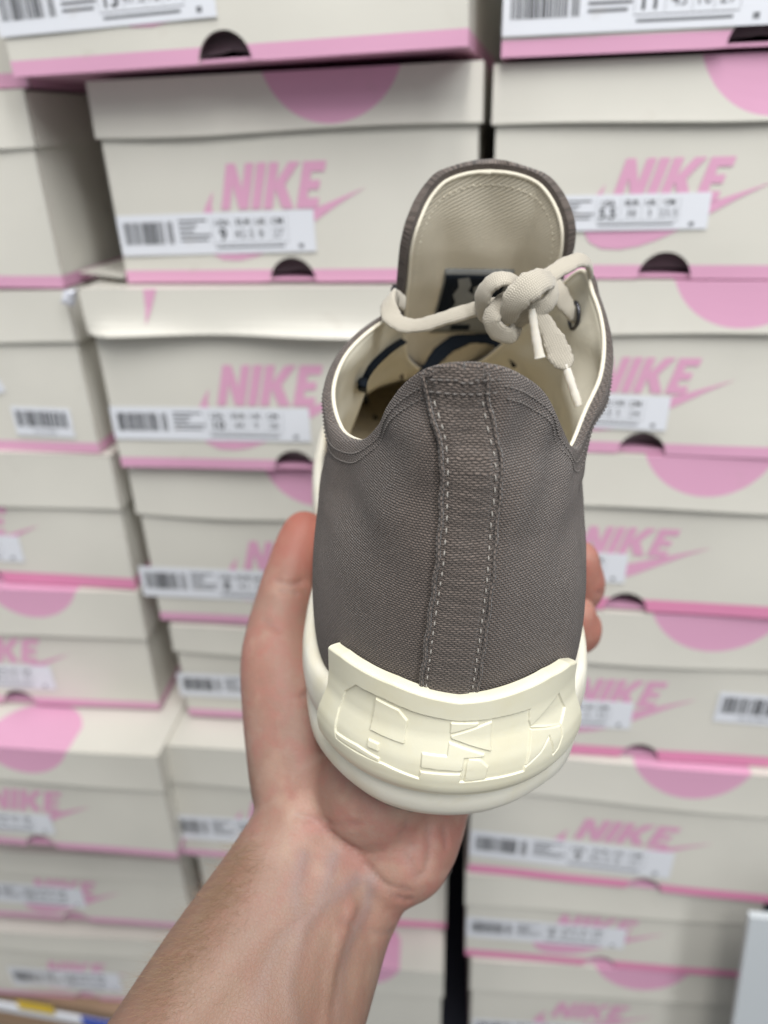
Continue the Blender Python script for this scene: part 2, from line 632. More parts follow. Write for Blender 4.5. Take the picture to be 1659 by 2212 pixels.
    for xx in xs:
        q = R0 * R0 - (xx - cx) ** 2
        dn = max(0.0, math.sqrt(q) - cz) if q > 0 else 0.0
        up = max(0.0, math.sqrt(q) + cz) if q > 0 and abs(xx - cx) < R0 and math.sqrt(q) > 0 else 0.0
        if dn <= 1e-7:
            up = 0.0
        dn = min(dn, hl)
        ids = []
        dzs = [dn * k / nup for k in range(nup)] + [dn + (hl - dn) * k / nlo for k in range(nlo + 1)]
        for dz in dzs:
            V.append((xx, fy(xx, dz), fz(xx, dz)))
            ids.append(len(V) - 1)
        back = []
        for dz in dzs:
            V.append((xx, fy(xx, dz) + 0.0016, fz(xx, dz)))
            back.append(len(V) - 1)
        # top strip: front edge is ids[0]; two more points
        dip = 0.0
        V.append((xx, fy(xx, 0) + up, zt))
        t1 = len(V) - 1
        V.append((xx, DEPTH + o_, zt))
        t2 = len(V) - 1
        rows.append((ids, back, t1, t2, dn, up))
    for a, b in zip(rows[:-1], rows[1:]):
        for k in range(nlo + nup):
            pink = k < nup
            if pink and a[4] < 1e-7 and b[4] < 1e-7:
                continue
            F.append((a[0][k], a[0][k + 1], b[0][k + 1], b[0][k]))
            fm.append(1 if pink else 0)
            F.append((a[1][k], b[1][k], b[1][k + 1], a[1][k + 1]))
            fm.append(2)
        F.append((a[0][-1], a[1][-1], b[1][-1], b[0][-1]))
        fm.append(0)
        if a[5] > 1e-7 or b[5] > 1e-7:
            F.append((a[0][0], b[0][0], b[2], a[2]))
            fm.append(1)
        F.append((a[2], b[2], b[3], a[3]))
        fm.append(0)
    for x0, x1 in ((-o_, -o_ + .0016), (w + o_ - .0016, w + o_)):
        box_geo(V, F, x0, x1, .0012 - lidfront, DEPTH + o_, zt - hl, zt - .0002)
        fm += [0] * 6
    box_geo(V, F, -o_ + .0017, w + o_ - .0017, DEPTH + o_ - .0016, DEPTH + o_ - .0001, zt - hl, zt - .0002)
    fm += [0] * 6
    mesh_obj('lid', V, F, [CREAM, PINK, CREAM_IN], e, smooth=False, fm=fm)
    if curl:
        # sliver of the printed disc of the lid side that wraps to the front
        pv = [(.041, 0), (.0495, 0), (.0445, .012), (.0395, .023), (.0405, .012)]
        mesh_obj('printed_mark', [(a, fy(a, d) - .0004, fz(a, d)) for a, d in pv], [(0, 1, 2), (0, 2, 4), (4, 2, 3)], PINK, e, smooth=False)
    if logo:
        lh = 0.0250 * logo_s
        logo_mesh(e, 0.0750 * sc, 0.0410 * h / .109, lh, 0.0720 * sc / (lh * 2.48), warp)
    if lab:
        size, lx, lz, lw, lhh, lr = lab
        sticker(e, lx * sc, lz, lw * sc, lhh, lr, size)
    if label2:
        lx, lz, lw, lhh, lr = label2
        sticker(e, lx, lz, lw, lhh, lr, '9', 1.3, True)
    return e


LB = (0.002, 0.0175, 0.129, 0.0235, 0.01)
# ---- left stack (front right corners are given)
shoe_box('cream shoe box cut off by the top left corner, topmost of the left stack', -.289, .027, .24, .112, .030, anchor='R', yaw=.0, seed=1, lab=('8',) + LB)
shoe_box('cream shoe box at the left edge, second from the top of the left stack', -.294, -.087, .24, .1125, .030, anchor='R', seed=2, logo=True, lab=('7',) + LB)
shoe_box('cream shoe box at the left edge with a crooked barcode sticker low on its front', -.293, -.203, .24, .1145, .034, anchor='R', roll=.015, seed=3, logo=False,
         label2=(.178, .0125, .046, .022, -.02))
shoe_box('cream shoe box at the left edge directly under the crooked-sticker box', -.287, -.319, .24, .1145, .043, anchor='R', yaw=.03, seed=4, strip=HOTPINK, lab=('9', .022, .020, .129, .0235, 0))
shoe_box('cream shoe box at the left edge with a pink half disc, above the pulled-out box', -.2875, -.442, .24, .121, .045, anchor='R', yaw=.085, seed=5, circ=-.375, lab=('9', .022, .018, .129, .025, 0))
shoe_box('shoe box pulled forward from the left stack, pink disc wrapping over its lid edge', -.270, -.567, .24, .121, .037, prot=.048, anchor='R', yaw=.06, seed=6, circ=-.384, lab=('8',) + LB)
shoe_box('cream shoe box below the pulled-out one in the left stack', -.302, -.742, .24, .106, .030, anchor='R', yaw=.085, seed=7, lab=('10', .0, .026, .129, .030, -.02), logo_s=1.0)
shoe_box('lowest cream shoe box of the left stack, above the brown carton', -.320, -.885, .24, .118, .028, anchor='R', yaw=.095, seed=8, lab=('10', .03, .020, .129, .034, 0), prot=.0, lid_top_color=None)
sticker(bpy.data.objects['shoe_box.002'], .150, .036, .030, .026, .33, '9', .8, True)
# ---- middle stack (front left corners)
shoe_box('tilted size 13 shoe box jutting out on top of the middle stack', -.2805, .0305, .2485, .125, .034, prot=.026, yaw=-.02, roll=.018, seed=9, lab=('13', -.002, .0185, .120, .0255, .012), hole=.119)
shoe_box('size 9 shoe box at upper left with pink half disc on its lid', -.2485, -.0835, .2215, .112, .029, roll=.010, seed=10, circ=-.093, lab=('9', .001, .0165, .136, .0235, .012), logo_s=1.0, hole=.119)
shoe_box('cream shoe box left of the sneaker collar, lid front curling out and shining', -.272, -.2085, .245, .1235, .029, prot=.010, yaw=.05, roll=.006, seed=11, curl=.007, lab=('10', .0, .0215, .136, .0235, 0), lidfront=.003, hole=.123, logo_s=1.10)
shoe_box('cream shoe box behind the thumb tip, pink disc running behind the sneaker', -.2705, -.3465, .238, .1345, .038, yaw=.055, seed=12, circ=-.132, lab=('8', -.01, .023, .129, .027, 0))
shoe_box('shallow cream shoe box between the left stack gap and the thumb', -.2615, -.445, .236, .0945, .026, yaw=.07, seed=13, lab=('9', -.004, .022, .129, .024, 0), logo=False)
shoe_box('cream shoe box pushed forward beside the wrist, its lid top showing', -.283, -.584, .236, .134, .042, prot=.032, yaw=.075, seed=14, lab=('9', .0, .022, .129, .030, 0))
shoe_box('cream shoe box behind the forearm in the middle stack', -.286, -.728, .247, .122, .032, yaw=.085, seed=15, prot=-.01, logo=False, strip=HOTPINK)
shoe_box('cream shoe box right of the forearm near the bottom edge, pink disc over its lid', -.288, -.853, .249, .118, .040, prot=.03, yaw=.09, seed=16, circ=-.118)
# ---- right stack
shoe_box('size 11 shoe box at the top right corner of the photo', -.0168, .031, .25, .110, .030, prot=.008, yaw=-.004, seed=17, lab=('11', -.000, .009, .124, .026, .0), hole=.118)
shoe_box('size 5.5 shoe box at upper right, directly under the size 11 box', -.0185, -.0795, .205, .1085, .029, seed=18, circ=.121, lab=('5.5', .000, .0255, .136, .0185, .01), hole=.114, logo_s=.86)
shoe_box('size 6 shoe box right of the lace knot in the right stack', -.0195, -.187, .207, .1065, .030, yaw=.008, seed=19, circ=.124, lab=('6', .0, .0185, .130, .022, -.02), hole=.1155, logo_s=.88)
shoe_box('cream shoe box beside the visible fingertips, above the box with an extra barcode sticker', -.0195, -.307, .216, .119, .037, yaw=.03, seed=20, circ=.122, lab=('8', -.01, .024, .122, .023, -.01), hole=.1155, strip=HOTPINK, logo_s=.85)
shoe_box('cream shoe box at the right edge carrying an extra barcode sticker', -.0185, -.4475, .232, .138, .044, yaw=.055, seed=21, circ=.148, dr=.047, dz=.018, lab=('7', -.005, .030, .129, .026, 0), hole=.135, strip=HOTPINK, label2=(.179, .043, .055, .028, -.03))
shoe_box('cream shoe box right of the rubber heel, under the box with the extra barcode sticker', -.018, -.5965, .280, .1465, .042, yaw=.03, seed=22, circ=.152, dr=.047, dz=.018, lab=('9', .0, .022, .146, .032, -.02), hole=.130, strip=HOTPINK)
shoe_box('lower right cream shoe box beside the pale upright board, no disc on its lid', -.018, -.7175, .254, .1185, .038, yaw=.07, seed=23, strip=HOTPINK, lab=('9', .0, .030, .138, .029, .0), hole=.120, logo_s=1.05)
shoe_box('cream shoe box at the bottom edge, right of the dark gap', -.010, -.860, .256, .139, .044, yaw=.095, seed=24, strip=HOTPINK, circ=.151, dr=.047, dz=.018, lab=('8',) + LB)

# ---- things around the stacks
V, F = [], []
box_geo(V, F, -.62, -.36, .0, .34, -.045, 0)
e = empty('cardboard_carton', loc=(0, WY - .02, CAM[2] - .888))
tag(e, 'brown cardboard carton under the lowest box at bottom left', 'carton')
mesh_obj('carton_body', V, F, BROWN, e, smooth=False)
V, F = [], []
box_geo(V, F, -.62, -.36, -.002, 0.33, -.085, -.047)
mesh_obj('carton_base', V, F, BROWN, e, smooth=False)
e = empty('shelf_rail', loc=(0, WY - .035, CAM[2] - .886))
tag(e, 'white shelf edge rail with coloured tags at the bottom left corner', 'shelf rail')
V, F = [], []
box_geo(V, F, -.75, -.36, -.004, .0, 0, .012)
mesh_obj('rail', V, F, STICKER, e, smooth=False)
V, F = [], []
box_geo(V, F, -.436, -.390, -.0055, -.0045, .002, .020)
mesh_obj('blue_tag', V, F, BLU, e, smooth=False)
V, F = [], []
box_geo(V, F, -.512, -.468, -.0055, -.0045, .014, .028)
mesh_obj('yellow_tag', V, F, YEL, e, smooth=False)
V, F = [], []
box_geo(V, F, -.9, .6, -.02, .40, -.02, 0)
tag(mesh_obj('shelf_board', V, F, NAVY, smooth=False), 'dark shelf board carrying the stacks below the frame', 'shelf board').location = (0, WY, CAM[2] - .975)
V, F = [], []
box_geo(V, F, 0, .22, 0, .006, 0, .40)
o = mesh_obj('display_board', V, F, BOARD, smooth=False)
tag(o, 'pale bluish upright board at the lower right edge', 'board')
o.matrix_world = Matrix.Translation((.240, WY - .035, CAM[2] - .96)) @ Matrix.Rotation(rad(-5), 4, 'Y')
o = mesh_obj('cardboard_flap', [(-.2915, .478, 0), (-.2505, .459, 0), (-.2505, .60, .004), (-.268, .575, .004), (-.2915, .478, -.0012), (-.2505, .459, -.0012), (-.2505, .60, .0028), (-.268, .575, .0028)],
             [(0, 1, 2, 3), (7, 6, 5, 4), (0, 4, 5, 1), (1, 5, 6, 2), (2, 6, 7, 3), (3, 7, 4, 0)], CREAM, smooth=False)
tag(o, 'loose pale cardboard flap lying in the gap left of the size 9 box', 'flap')
o.location = (0, 0, CAM[2] - .0795)
# tissue corner poking out of the glossy-lid box
g = []
for i in range(7):
    for j in range(7):
        a, b = i / 6, j / 6
        g.append((-.008 * a + .003 * math.sin(b * 4), .010 * b - .004, -.010 * b * a + .004 * math.sin(a * 5 + b * 3)))
o = mesh_obj('tissue_paper', g, grid_faces(7, 7), TISSUE)
tag(o, 'scrap of white tissue paper sticking out beside the glossy lid', 'tissue paper')
o.location = (-.281, WY - .012, CAM[2] - .089)
sm = o.modifiers.new('s', 'SOLIDIFY')
sm.thickness = .0004

# ------------------------------------------------------------------ the shoe (local frame: x right, y to the toe, z up)


def Rx(a):
    c, s = math.cos(a), math.sin(a)
    return np.array([[1, 0, 0], [0, c, -s], [0, s, c]])


def Ry(a):
    c, s = math.cos(a), math.sin(a)
    return np.array([[c, 0, s], [0, 1, 0], [-s, 0, c]])


def Rz(a):
    c, s = math.cos(a), math.sin(a)
    return np.array([[c, -s, 0], [s, c, 0], [0, 0, 1]])


SR = Rz(YAW) @ Rz(rad(-2)) @ Rx(rad(-1)) @ Ry(rad(2))
SP = CAM + Rz(YAW) @ np.array([.0142009, .14297893, -.1666304])
SM = Matrix([list(SR[i]) + [SP[i]] for i in range(3)] + [[0, 0, 0, 1]])
SHOE = empty('sneaker', SM)
tag(SHOE, 'taupe grey low canvas sneaker held up heel first, cream rubber sole and laces', 'sneaker')
# columns of the upper: foot point (x, y), rim point, outward bulge, waist
COLS = [
    ((0, .0045), (-.0012, .012, .1213), .0045, 0),
    ((-.009, .0055), (-.009, .014, .1195), .0045, 0),
    ((-.017, .0085), (-.0139, .020, .1143), .0045, 0),
    ((-.0235, .0135), (-.0177, .028, .1067), .0045, .001),
    ((-.029, .0195), (-.0204, .036, .0985), .005, .001),
    ((-.0345, .029), (-.026, .046, .0908), .0045, .001),
    ((-.0378, .042), (-.034, .058, .0897), .003, .002),
    ((-.0385, .058), (-.0377, .072, .0963), .002, .003),
    ((-.0380, .078), (-.0346, .085, .1043), .003, .002),
    ((-.0385, .098), (-.0258, .098, .111), .004, 0),
    ((-.0405, .115), (-.0176, .108, .1135), .005, 0),
    ((-.0435, .135), (-.0165, .128, .103), .007, 0),
    ((-.0465, .16), (-.014, .150, .091), .009, 0),
    ((-.048, .185), (-.010, .163, .0835), .010, 0),
    ((-.0475, .215), (-.006, .169, .080), .012, 0),
    ((-.041, .245), (-.002, .172, .079), .014, 0),
    ((-.025, .268), (.001, .1735, .0785), .016, 0),
    ((.002, .276), (.005, .174, .0785), .017, 0),
    ((.023, .268), (.007, .1735, .0785), .016, 0),
    ((.038, .245), (.010, .172, .079), .014, 0),
    ((.0455, .215), (.014, .169, .0805), .012, 0),
    ((.0465, .185), (.020, .163, .085), .010, 0),
    ((.0445, .16), (.027, .148, .095), .009, 0),
    ((.042, .135), (.036, .125, .112), .006, 0),
    ((.0405, .115), (.0456, .107, .1272), .002, .003),
    ((.0400, .10), (.0489, .098, .1201), .001, .005),
    ((.0400, .085), (.051, .086, .1097), .001, .006),
    ((.0402, .07), (.0487, .074, .1015), .001, .006),
    ((.0405, .056), (.0425, .063, .0940), .002, .004),
    ((.0392, .042), (.0365, .052, .0880), .003, .003),
    ((.036, .029), (.032, .044, .0913), .004, .001),
    ((.031, .0195), (.027, .036, .0994), .005, .001),
    ((.0245, .0135), (.0211, .028, .1095), .0045, .001),
    ((.017, .0085), (.0143, .020, .1162), .0045, 0),
    ((.009, .0055), (.0075, .014, .1201), .0045, 0),
]
NC = len(COLS)
ZB = .028
BB = np.array([(c[0][0], c[0][1], ZB) for c in COLS])
RR = np.array([c[1] for c in COLS])
BU = np.array([[c[2], c[3], 0] for c in COLS])
PER = 14
SS = np.arange(NC * PER) / PER


def upper_point(s, t):
    s = np.asarray(s, float)
    t = np.asarray(t, float)
    b, r, u = cr_eval(BB, s, True), cr_eval(RR, s, True), cr_eval(BU, s, True)
    t_ = cr_eval(BB, s + .2, True) - cr_eval(BB, s - .2, True)
    n = np.stack([-t_[:, 1], t_[:, 0], 0 * t_[:, 0]], -1)
    n /= np.linalg.norm(n, axis=1)[:, None] + 1e-12
    cen = np.array([0, .13, 0])
    sg = np.sign(np.sum(n * (b - cen), axis=1))
    n *= sg[:, None]
    d = r - b
    up = np.cross(np.cross(n, d), d)
    up /= np.linalg.norm(up, axis=1)[:, None] + 1e-12
    n2 = -up
    n2 *= np.sign(np.sum(n2 * n, axis=1))[:, None]
    f1 = np.sin(np.pi * np.clip(t, 0, 1) ** 0.75)
    f2 = np.exp(-((t - .72) / .16) ** 2)
    off = 1.0 * u[:, 0] * f1 - u[:, 1] * f2
    P = b + d * t[:, None] + n2 * off[:, None]
    # soft creases in the cloth
    k = np.clip((t - .35) / .5, 0, 1) * (1 - np.clip((t - .93) / .07, 0, 1))
    w = .0008 * np.sin(P[:, 2] * 260 + P[:, 0] * 140 + 1.0) + .0006 * np.sin(P[:, 0] * 420 - P[:, 2] * 190) + .0002 * np.sin(P[:, 2] * 640 + np.abs(P[:, 0]) * 230)
    P = P + n2 * (w * k)[:, None]
    return P


def upper_grid(ts):
    return np.stack([upper_point(SS, np.full(len(SS), t)) for t in ts])


TS = np.linspace(0, 1, 34)
G = upper_grid(TS)          # rows, cols, 3
du = np.roll(G, -1, 1) - np.roll(G, 1, 1)
dv = np.gradient(G, axis=0)
NRM = np.cross(du, dv)
NRM /= np.linalg.norm(NRM, axis=2)[:, :, None] + 1e-12
if np.sum(NRM[5] * (G[5] - np.array([0, .13, .03]))) < 0:
    NRM = -NRM
TAN = dv / (np.linalg.norm(dv, axis=2)[:, :, None] + 1e-12)
# smooth the rim normals along the loop
RN = NRM[-3].copy()
for _ in range(30):
    RN = (np.roll(RN, 1, 0) + RN * 2 + np.roll(RN, -1, 0)) / 4
RN /= np.linalg.norm(RN, axis=1)[:, None]
arc = np.concatenate([[0], np.cumsum(np.linalg.norm(np.diff(G[8], axis=0), axis=1))])
hgt = np.zeros(G.shape[:2])
hgt[1:] = np.cumsum(np.linalg.norm(np.diff(G, axis=0), axis=2), axis=0)
TH = .0022 + .0 * SS
yv = RR[:, 1]
thick = np.interp(cr_eval(RR, SS, True)[:, 1], [.012, .03, .06, .11, .17], [.0014, .0018, .0030, .0030, .0025])
rows = [G[k] for k in range(len(TS))]
uvr = [np.stack([arc, hgt[k]], -1) for k in range(len(TS))]
for k in range(1, 5):
    a = math.pi * k / 4 / 1.0
    off = -RN * (thick * (1 - math.cos(a)) / 2)[:, None] + TAN[-1] * (.0009 * math.sin(a))
    rows.append(G[-1] + off)
    uvr.append(np.stack([arc, hgt[-1] + thick * k / 4], -1))
nC = len(SS)
upper = mesh_obj('upper', np.concatenate(rows), grid_faces(len(rows), nC, True), GREY, SHOE, uvs=np.concatenate(uvr))
# lining
rows, uvr = [], []
base = G[-1] - RN * (thick + .0001)[:, None]
rows.append(base + TAN[-1] * np.interp(thick, [.0014, .0026], [-.0004, .0003])[:, None])
uvr.append(np.stack([arc, 0 * arc], -1))
for i, k in enumerate(range(len(TS) - 1, 3, -1)):
    nn = NRM[k] if k < len(TS) - 4 else RN
    w_ = min(1, (len(TS) - 1 - k) / 6)
    nn = nn * w_ + RN * (1 - w_)
    rows.append(G[k] - nn * (thick * (1 - w_) + .0016 * w_ + .0006)[:, None])
    uvr.append(np.stack([arc, (i + 1) * .003 + 0 * arc], -1))
lining = mesh_obj('lining', np.concatenate(rows), grid_faces(len(rows), nC, True), LINING2, SHOE, uvs=np.concatenate(uvr))


def tube_geo(path, ra, n=8, closed=False, up=None, rb=None, sq=1.0):
    """sweep an ellipse (ra across, rb thick) along path; ra/rb may be arrays"""
    P = np.asarray(path, float)
    m = len(P)
    ra = np.broadcast_to(np.asarray(ra, float), (m,))
    rb = ra if rb is None else np.broadcast_to(np.asarray(rb, float), (m,))
    if closed:
        T = np.roll(P, -1, 0) - np.roll(P, 1, 0)
    else:
        T = np.gradient(P, axis=0)
    T /= np.linalg.norm(T, axis=1)[:, None] + 1e-12
    V, UV = [], []
    if up is None:
        up = np.array([0.3, -.9, .3])
    U = np.broadcast_to(np.asarray(up, float), (m, 3))
    L = np.concatenate([[0], np.cumsum(np.linalg.norm(np.diff(P, axis=0), axis=1))])
    for i in range(m):
        a = np.cross(T[i], U[i])
        a /= np.linalg.norm(a) + 1e-12
        b = np.cross(a, T[i])
        for j in range(n):
            q = 2 * math.pi * j / n
            cx, cy = math.cos(q), math.sin(q)
            if sq != 1.0:
                cx, cy = math.copysign(abs(cx) ** sq, cx), math.copysign(abs(cy) ** sq, cy)
            V.append(P[i] + a * ra[i] * cx + b * rb[i] * cy)
            UV.append((L[i], ra[i] * cx))
    F = []
    for i in range(m if closed else m - 1):
        k = (i + 1) % m
        for j in range(n):
            l = (j + 1) % n
            F.append((i * n + j, i * n + l, k * n + l, k * n + j))
    if not closed:
        F.append(tuple(range(n))[::-1])
        F.append(tuple((m - 1) * n + j for j in range(n)))
    return V, F, UV


er = np.interp(thick, [.0014, .0026], [.00035, .0007])
edge_path = G[-1] - RN * (thick + .0002)[:, None] + TAN[-1] * np.interp(thick, [.0014, .0026], [-.0006, .0003])[:, None]
Vv, Ff, UVv = tube_geo(edge_path, er, 6, True)
mesh_obj('lining_edge', Vv, Ff, EDGE, SHOE, uvs=UVv)

BV = BVHTree.FromPolygons([Vector(v) for v in G.reshape(-1, 3)], [tuple(f) for f in grid_faces(len(TS), nC, True)])


def on_heel(x, z, off=0.0):
    h = BV.ray_cast(Vector((x, -.2, z)), Vector((0, 1, 0)))
    if h[0] is None:
        h = BV.find_nearest(Vector((x, .01, z)))
    n = h[1]
    if n.y > 0:
        n = -n
    return np.array(h[0] + n * off), np.array(n)


# heel tape, slightly proud, edges turned in
def strip_cx(z):
    q = np.clip((z - .036) / .0845 * 4, 0, 3.9999)
    return float(cr_eval(np.array([[-.0012, 0, 0], [-.0001, 0, 0], [.0012, 0, 0], [.0014, 0, 0], [-.0028, 0, 0]]), np.array([q]))[0, 0])


def sw(z):
    return float(np.interp(z, [.036, .06, .09, .1205], [.0056, .0054, .0048, .0050]))


NZ, NX = 150, 25
Vv, UVv = [], []
zt_ = .1208
for i in range(NZ):
    z = .036 + (zt_ - .036) * i / (NZ - 1)
    for j in range(NX):
        a = j / (NX - 1) * 2 - 1
        hw = sw(z) + .0014
        off = .0019 * (1 - abs(a) ** 14) - .0004 + .00010 * math.sin(z * 2100 + 2 * a) * (1 - a * a)
        if .72 < abs(a) < .82:
            off -= .0006
        p, n = on_heel(strip_cx(z) + a * hw, z, off)
        Vv.append(p)
        UVv.append((a * hw, z))
tape = mesh_obj('heel_tape', Vv, grid_faces(NZ, NX), GREYS, SHOE, uvs=UVv)


def stitches(name, pts, nrm, parent, mat, length=.0019, gap=.0012, r=.00022, lift=.0002):
    """pts: dense polyline; dashes laid along it"""
    pts = np.asarray(pts)
    nrm = np.asarray(nrm)
    L = np.concatenate([[0], np.cumsum(np.linalg.norm(np.diff(pts, axis=0), axis=1))])
    V, F, UV = [], [], []
    s = 0.0
    while s + length < L[-1]:
        jl = length * random.uniform(.8, 1.1)
        q = np.linspace(s, s + jl, 5)
        P = np.stack([np.interp(q, L, pts[:, k]) for k in range(3)], -1)
        N = np.stack([np.interp(q, L, nrm[:, k]) for k in range(3)], -1)
        P = P + N * (np.array([-.0003, .6 * lift, lift, .6 * lift, -.0003]) + .0001)[:, None]
        v, f, u = tube_geo(P, r * np.array([.6, 1, 1.1, 1, .6]), 5, up=N[2])
        b = len(V)
        V += v
        UV += u
        F += [tuple(b + i for i in x) for x in f]
        s += jl + gap * random.uniform(.85, 1.15)
    return mesh_obj(name, V, F, mat, parent, uvs=UV)


for sgn in (-1, 1):
    pp, nn = [], []
    for z in np.linspace(.0375, .1165, 120):
        p, n = on_heel(strip_cx(z) + sgn * sw(z), z, .0010)
        pp.append(p)
        nn.append(n)
    stitches('stitching', pp, nn, tape, THREAD, .0017, .0011, .00017)
for sgn in (-1, 1):
    pp = []
    for z in np.linspace(.0365, .1200, 160):
        p, n = on_heel(strip_cx(z) + sgn * (sw(z) + .0013 + .00015 * math.sin(z * 700)), z, .0010)
        pp.append(p)
    Vv, Ff, UVv = tube_geo(pp, .0006, 8)
    mesh_obj('tape_edge', Vv, Ff, GREYS, tape, uvs=UVv)
for zz in (.1185, .1160):
    pp, nn = [], []
    for x in np.linspace(-.0075, .0070, 60):
        p, n = on_heel(x, zz + .25 * -abs(x) ** 1.5, .0016)
        pp.append(p)
        nn.append(n)
    stitches('stitching', pp, nn, tape, THREADD, .0012, .0006)
# double row around the collar
for dist in (.0032, .0058):
    seg = []
    tcoord = 1 - dist / np.linalg.norm(cr_eval(RR, SS, True) - cr_eval(BB, SS, True), axis=1)
    P = np.stack([upper_point(SS[k:k + 1], tcoord[k:k + 1])[0] for k in range(nC)])
    for rng_ in (range(int(.9 * PER), int(10.2 * PER)), range(int(24 * PER), int((NC - .9) * PER))):
        idx = list(rng_)
        stitches('collar_stitching', P[idx], RN[idx], upper, THREADD, .0011, .0005, .00018)

# footbed
FB = cr_eval(BB, SS, True)
cen = np.array([0.0, .13, ZB])
Vv, UVv = [], []
RINGS = [1.0, .93, .86, .7, .45, .15]
for q in RINGS:
    for k in range(nC):
        p = cen + (FB[k] - cen) * np.array([q, (q * .97), 1])
        z = .040 + .006 * max(0, (q - .7) / .3) ** 2 + .004 * math.sin(min(1, p[1] / .16) * 3.1)
        Vv.append((p[0], p[1], z))
        UVv.append((p[0], p[1]))
mesh_obj('footbed', Vv, grid_faces(len(RINGS), nC, True) + [tuple((len(RINGS) - 1) * nC + k for k in range(nC))], INSOLE, SHOE, uvs=UVv)
# dark bands inside, laid on the lining and the footbed
IV = [Vector(v.co) for v in lining.data.vertices]
IF = [tuple(p.vertices) for p in lining.data.polygons]
k = len(IV)
IV += [Vector(v) for v in Vv]
IF += [tuple(k + i for i in f) for f in grid_faces(len(RINGS), nC, True) + [tuple((len(RINGS) - 1) * nC + j for j in range(nC))]]
IB = BVHTree.FromPolygons(IV, IF)
LO = SR.T @ (CAM - SP)


def inside_pt(px, py):
    v = SR.T @ (((px - 829.5) / FPX) * CR + (-(py - 1106) / FPX) * CU + CF)
    best = IB.ray_cast(Vector(LO + v * .19), Vector(v / np.linalg.norm(v)))
    return None if best[0] is None else np.array(best[0] - Vector(v).normalized() * .0012)


for nm, rr_, pl in (('inner_binding', (.0011, .0026), [(812, 905), (792, 872), (783, 842), (787, 815), (803, 788), (828, 762), (850, 745), (866, 735)]),
                    ('inner_binding', (.0026, .0032), [(925, 795), (950, 762), (985, 738), (1025, 725), (1068, 732), (1102, 760)]))[:1]:
    q = [inside_pt(*p) for p in pl]
    q = [p for p in q if p is not None]
    if len(q) > 2:
        q = cr_eval(np.array(q), np.linspace(0, len(q) - 1, len(q) * 8))
        Vb, Fb, Ub = tube_geo(q, np.linspace(rr_[0], rr_[1], len(q)), 8, up=(0, -.7, .7), rb=.0007)
        mesh_obj(nm, Vb, Fb, DARKF, SHOE, uvs=Ub)

# ---- sole: a loop swept with a profile
SB = np.array([(c[0][0], c[0][1]) for c in COLS])
SBf = cr_eval(np.concatenate([SB, np.zeros((NC, 1))], 1), SS, True)
tt = np.roll(SBf, -1, 0) - np.roll(SBf, 1, 0)
nn = np.stack([-tt[:, 1], tt[:, 0], 0 * tt[:, 0]], -1)
nn /= np.linalg.norm(nn, axis=1)[:, None]
nn *= np.sign(np.sum(nn * (SBf - np.array([0, .13, 0])), axis=1))[:, None]
for _ in range(6):
    nn = (np.roll(nn, 1, 0) + nn * 2 + np.roll(nn, -1, 0)) / 4
back = np.clip((SBf[:, 1] - .03) / .12, 0, 1)          # 0 at the heel
toe = np.clip((SBf[:, 1] - .19) / .09, 0, 1)
spring = .014 * toe ** 1.6
PROF = [(-.010, -.0035), (-.0010, -.0035), (.0012, -.0028), (.0030, -.0005), (.0040, .003), (.0043, .0065), (.0038, .0098), (.0030, .0118),
        (.0026, .0128), (.0034, .0138), (.0046, .016), (.0050, .020), (.0048, .024), (.0042, .0272), (.0030, .0288), (.0012, .0292), (-.0012, .0280)]
rows, uvr = [], []
for k, (o_, z) in enumerate(PROF):
    oo = o_ + (0.0010 * back if z > .013 else -.0005 * back) - (.0022 * (1 - np.clip((SBf[:, 1] - .012) / .02, 0, 1)) if z > .0128 else 0)
    if z < .0:
        oo = oo - .001
    zz = np.where(z > .013, z + back * .006, z) + spring
    rows.append(np.stack([SBf[:, 0] + nn[:, 0] * oo, SBf[:, 1] + nn[:, 1] * oo, zz], -1))
    uvr.append(np.stack([arc, 0 * arc + z], -1))
sole = mesh_obj('sole', np.concatenate(rows), grid_faces(len(rows), nC, True), SOLE, SHOE, uvs=np.concatenate(uvr))
# outsole with lugs
rows = []
for o_, z in ((-.0002, -.0030), (-.0008, -.0042), (-.0030, -.0050), (-.02, -.0050)):
    jag = (.00025 * np.sin(arc * 2 * math.pi / .0043) + .0002 * np.sin(arc * 1270)) * (1 if z < -.004 else 0)
    o_ = o_ - .0016 * np.clip((SBf[:, 0] + .012) / .02, 0, 1)
    rows.append(np.stack([SBf[:, 0] + nn[:, 0] * (o_ + jag), SBf[:, 1] + nn[:, 1] * (o_ + jag), z + spring], -1))
f_ = grid_faces(4, nC, True)
f_.append(tuple(3 * nC + k for k in range(nC)))
mesh_obj('outsole', np.concatenate(rows), f_, TREAD, SHOE, smooth=False)

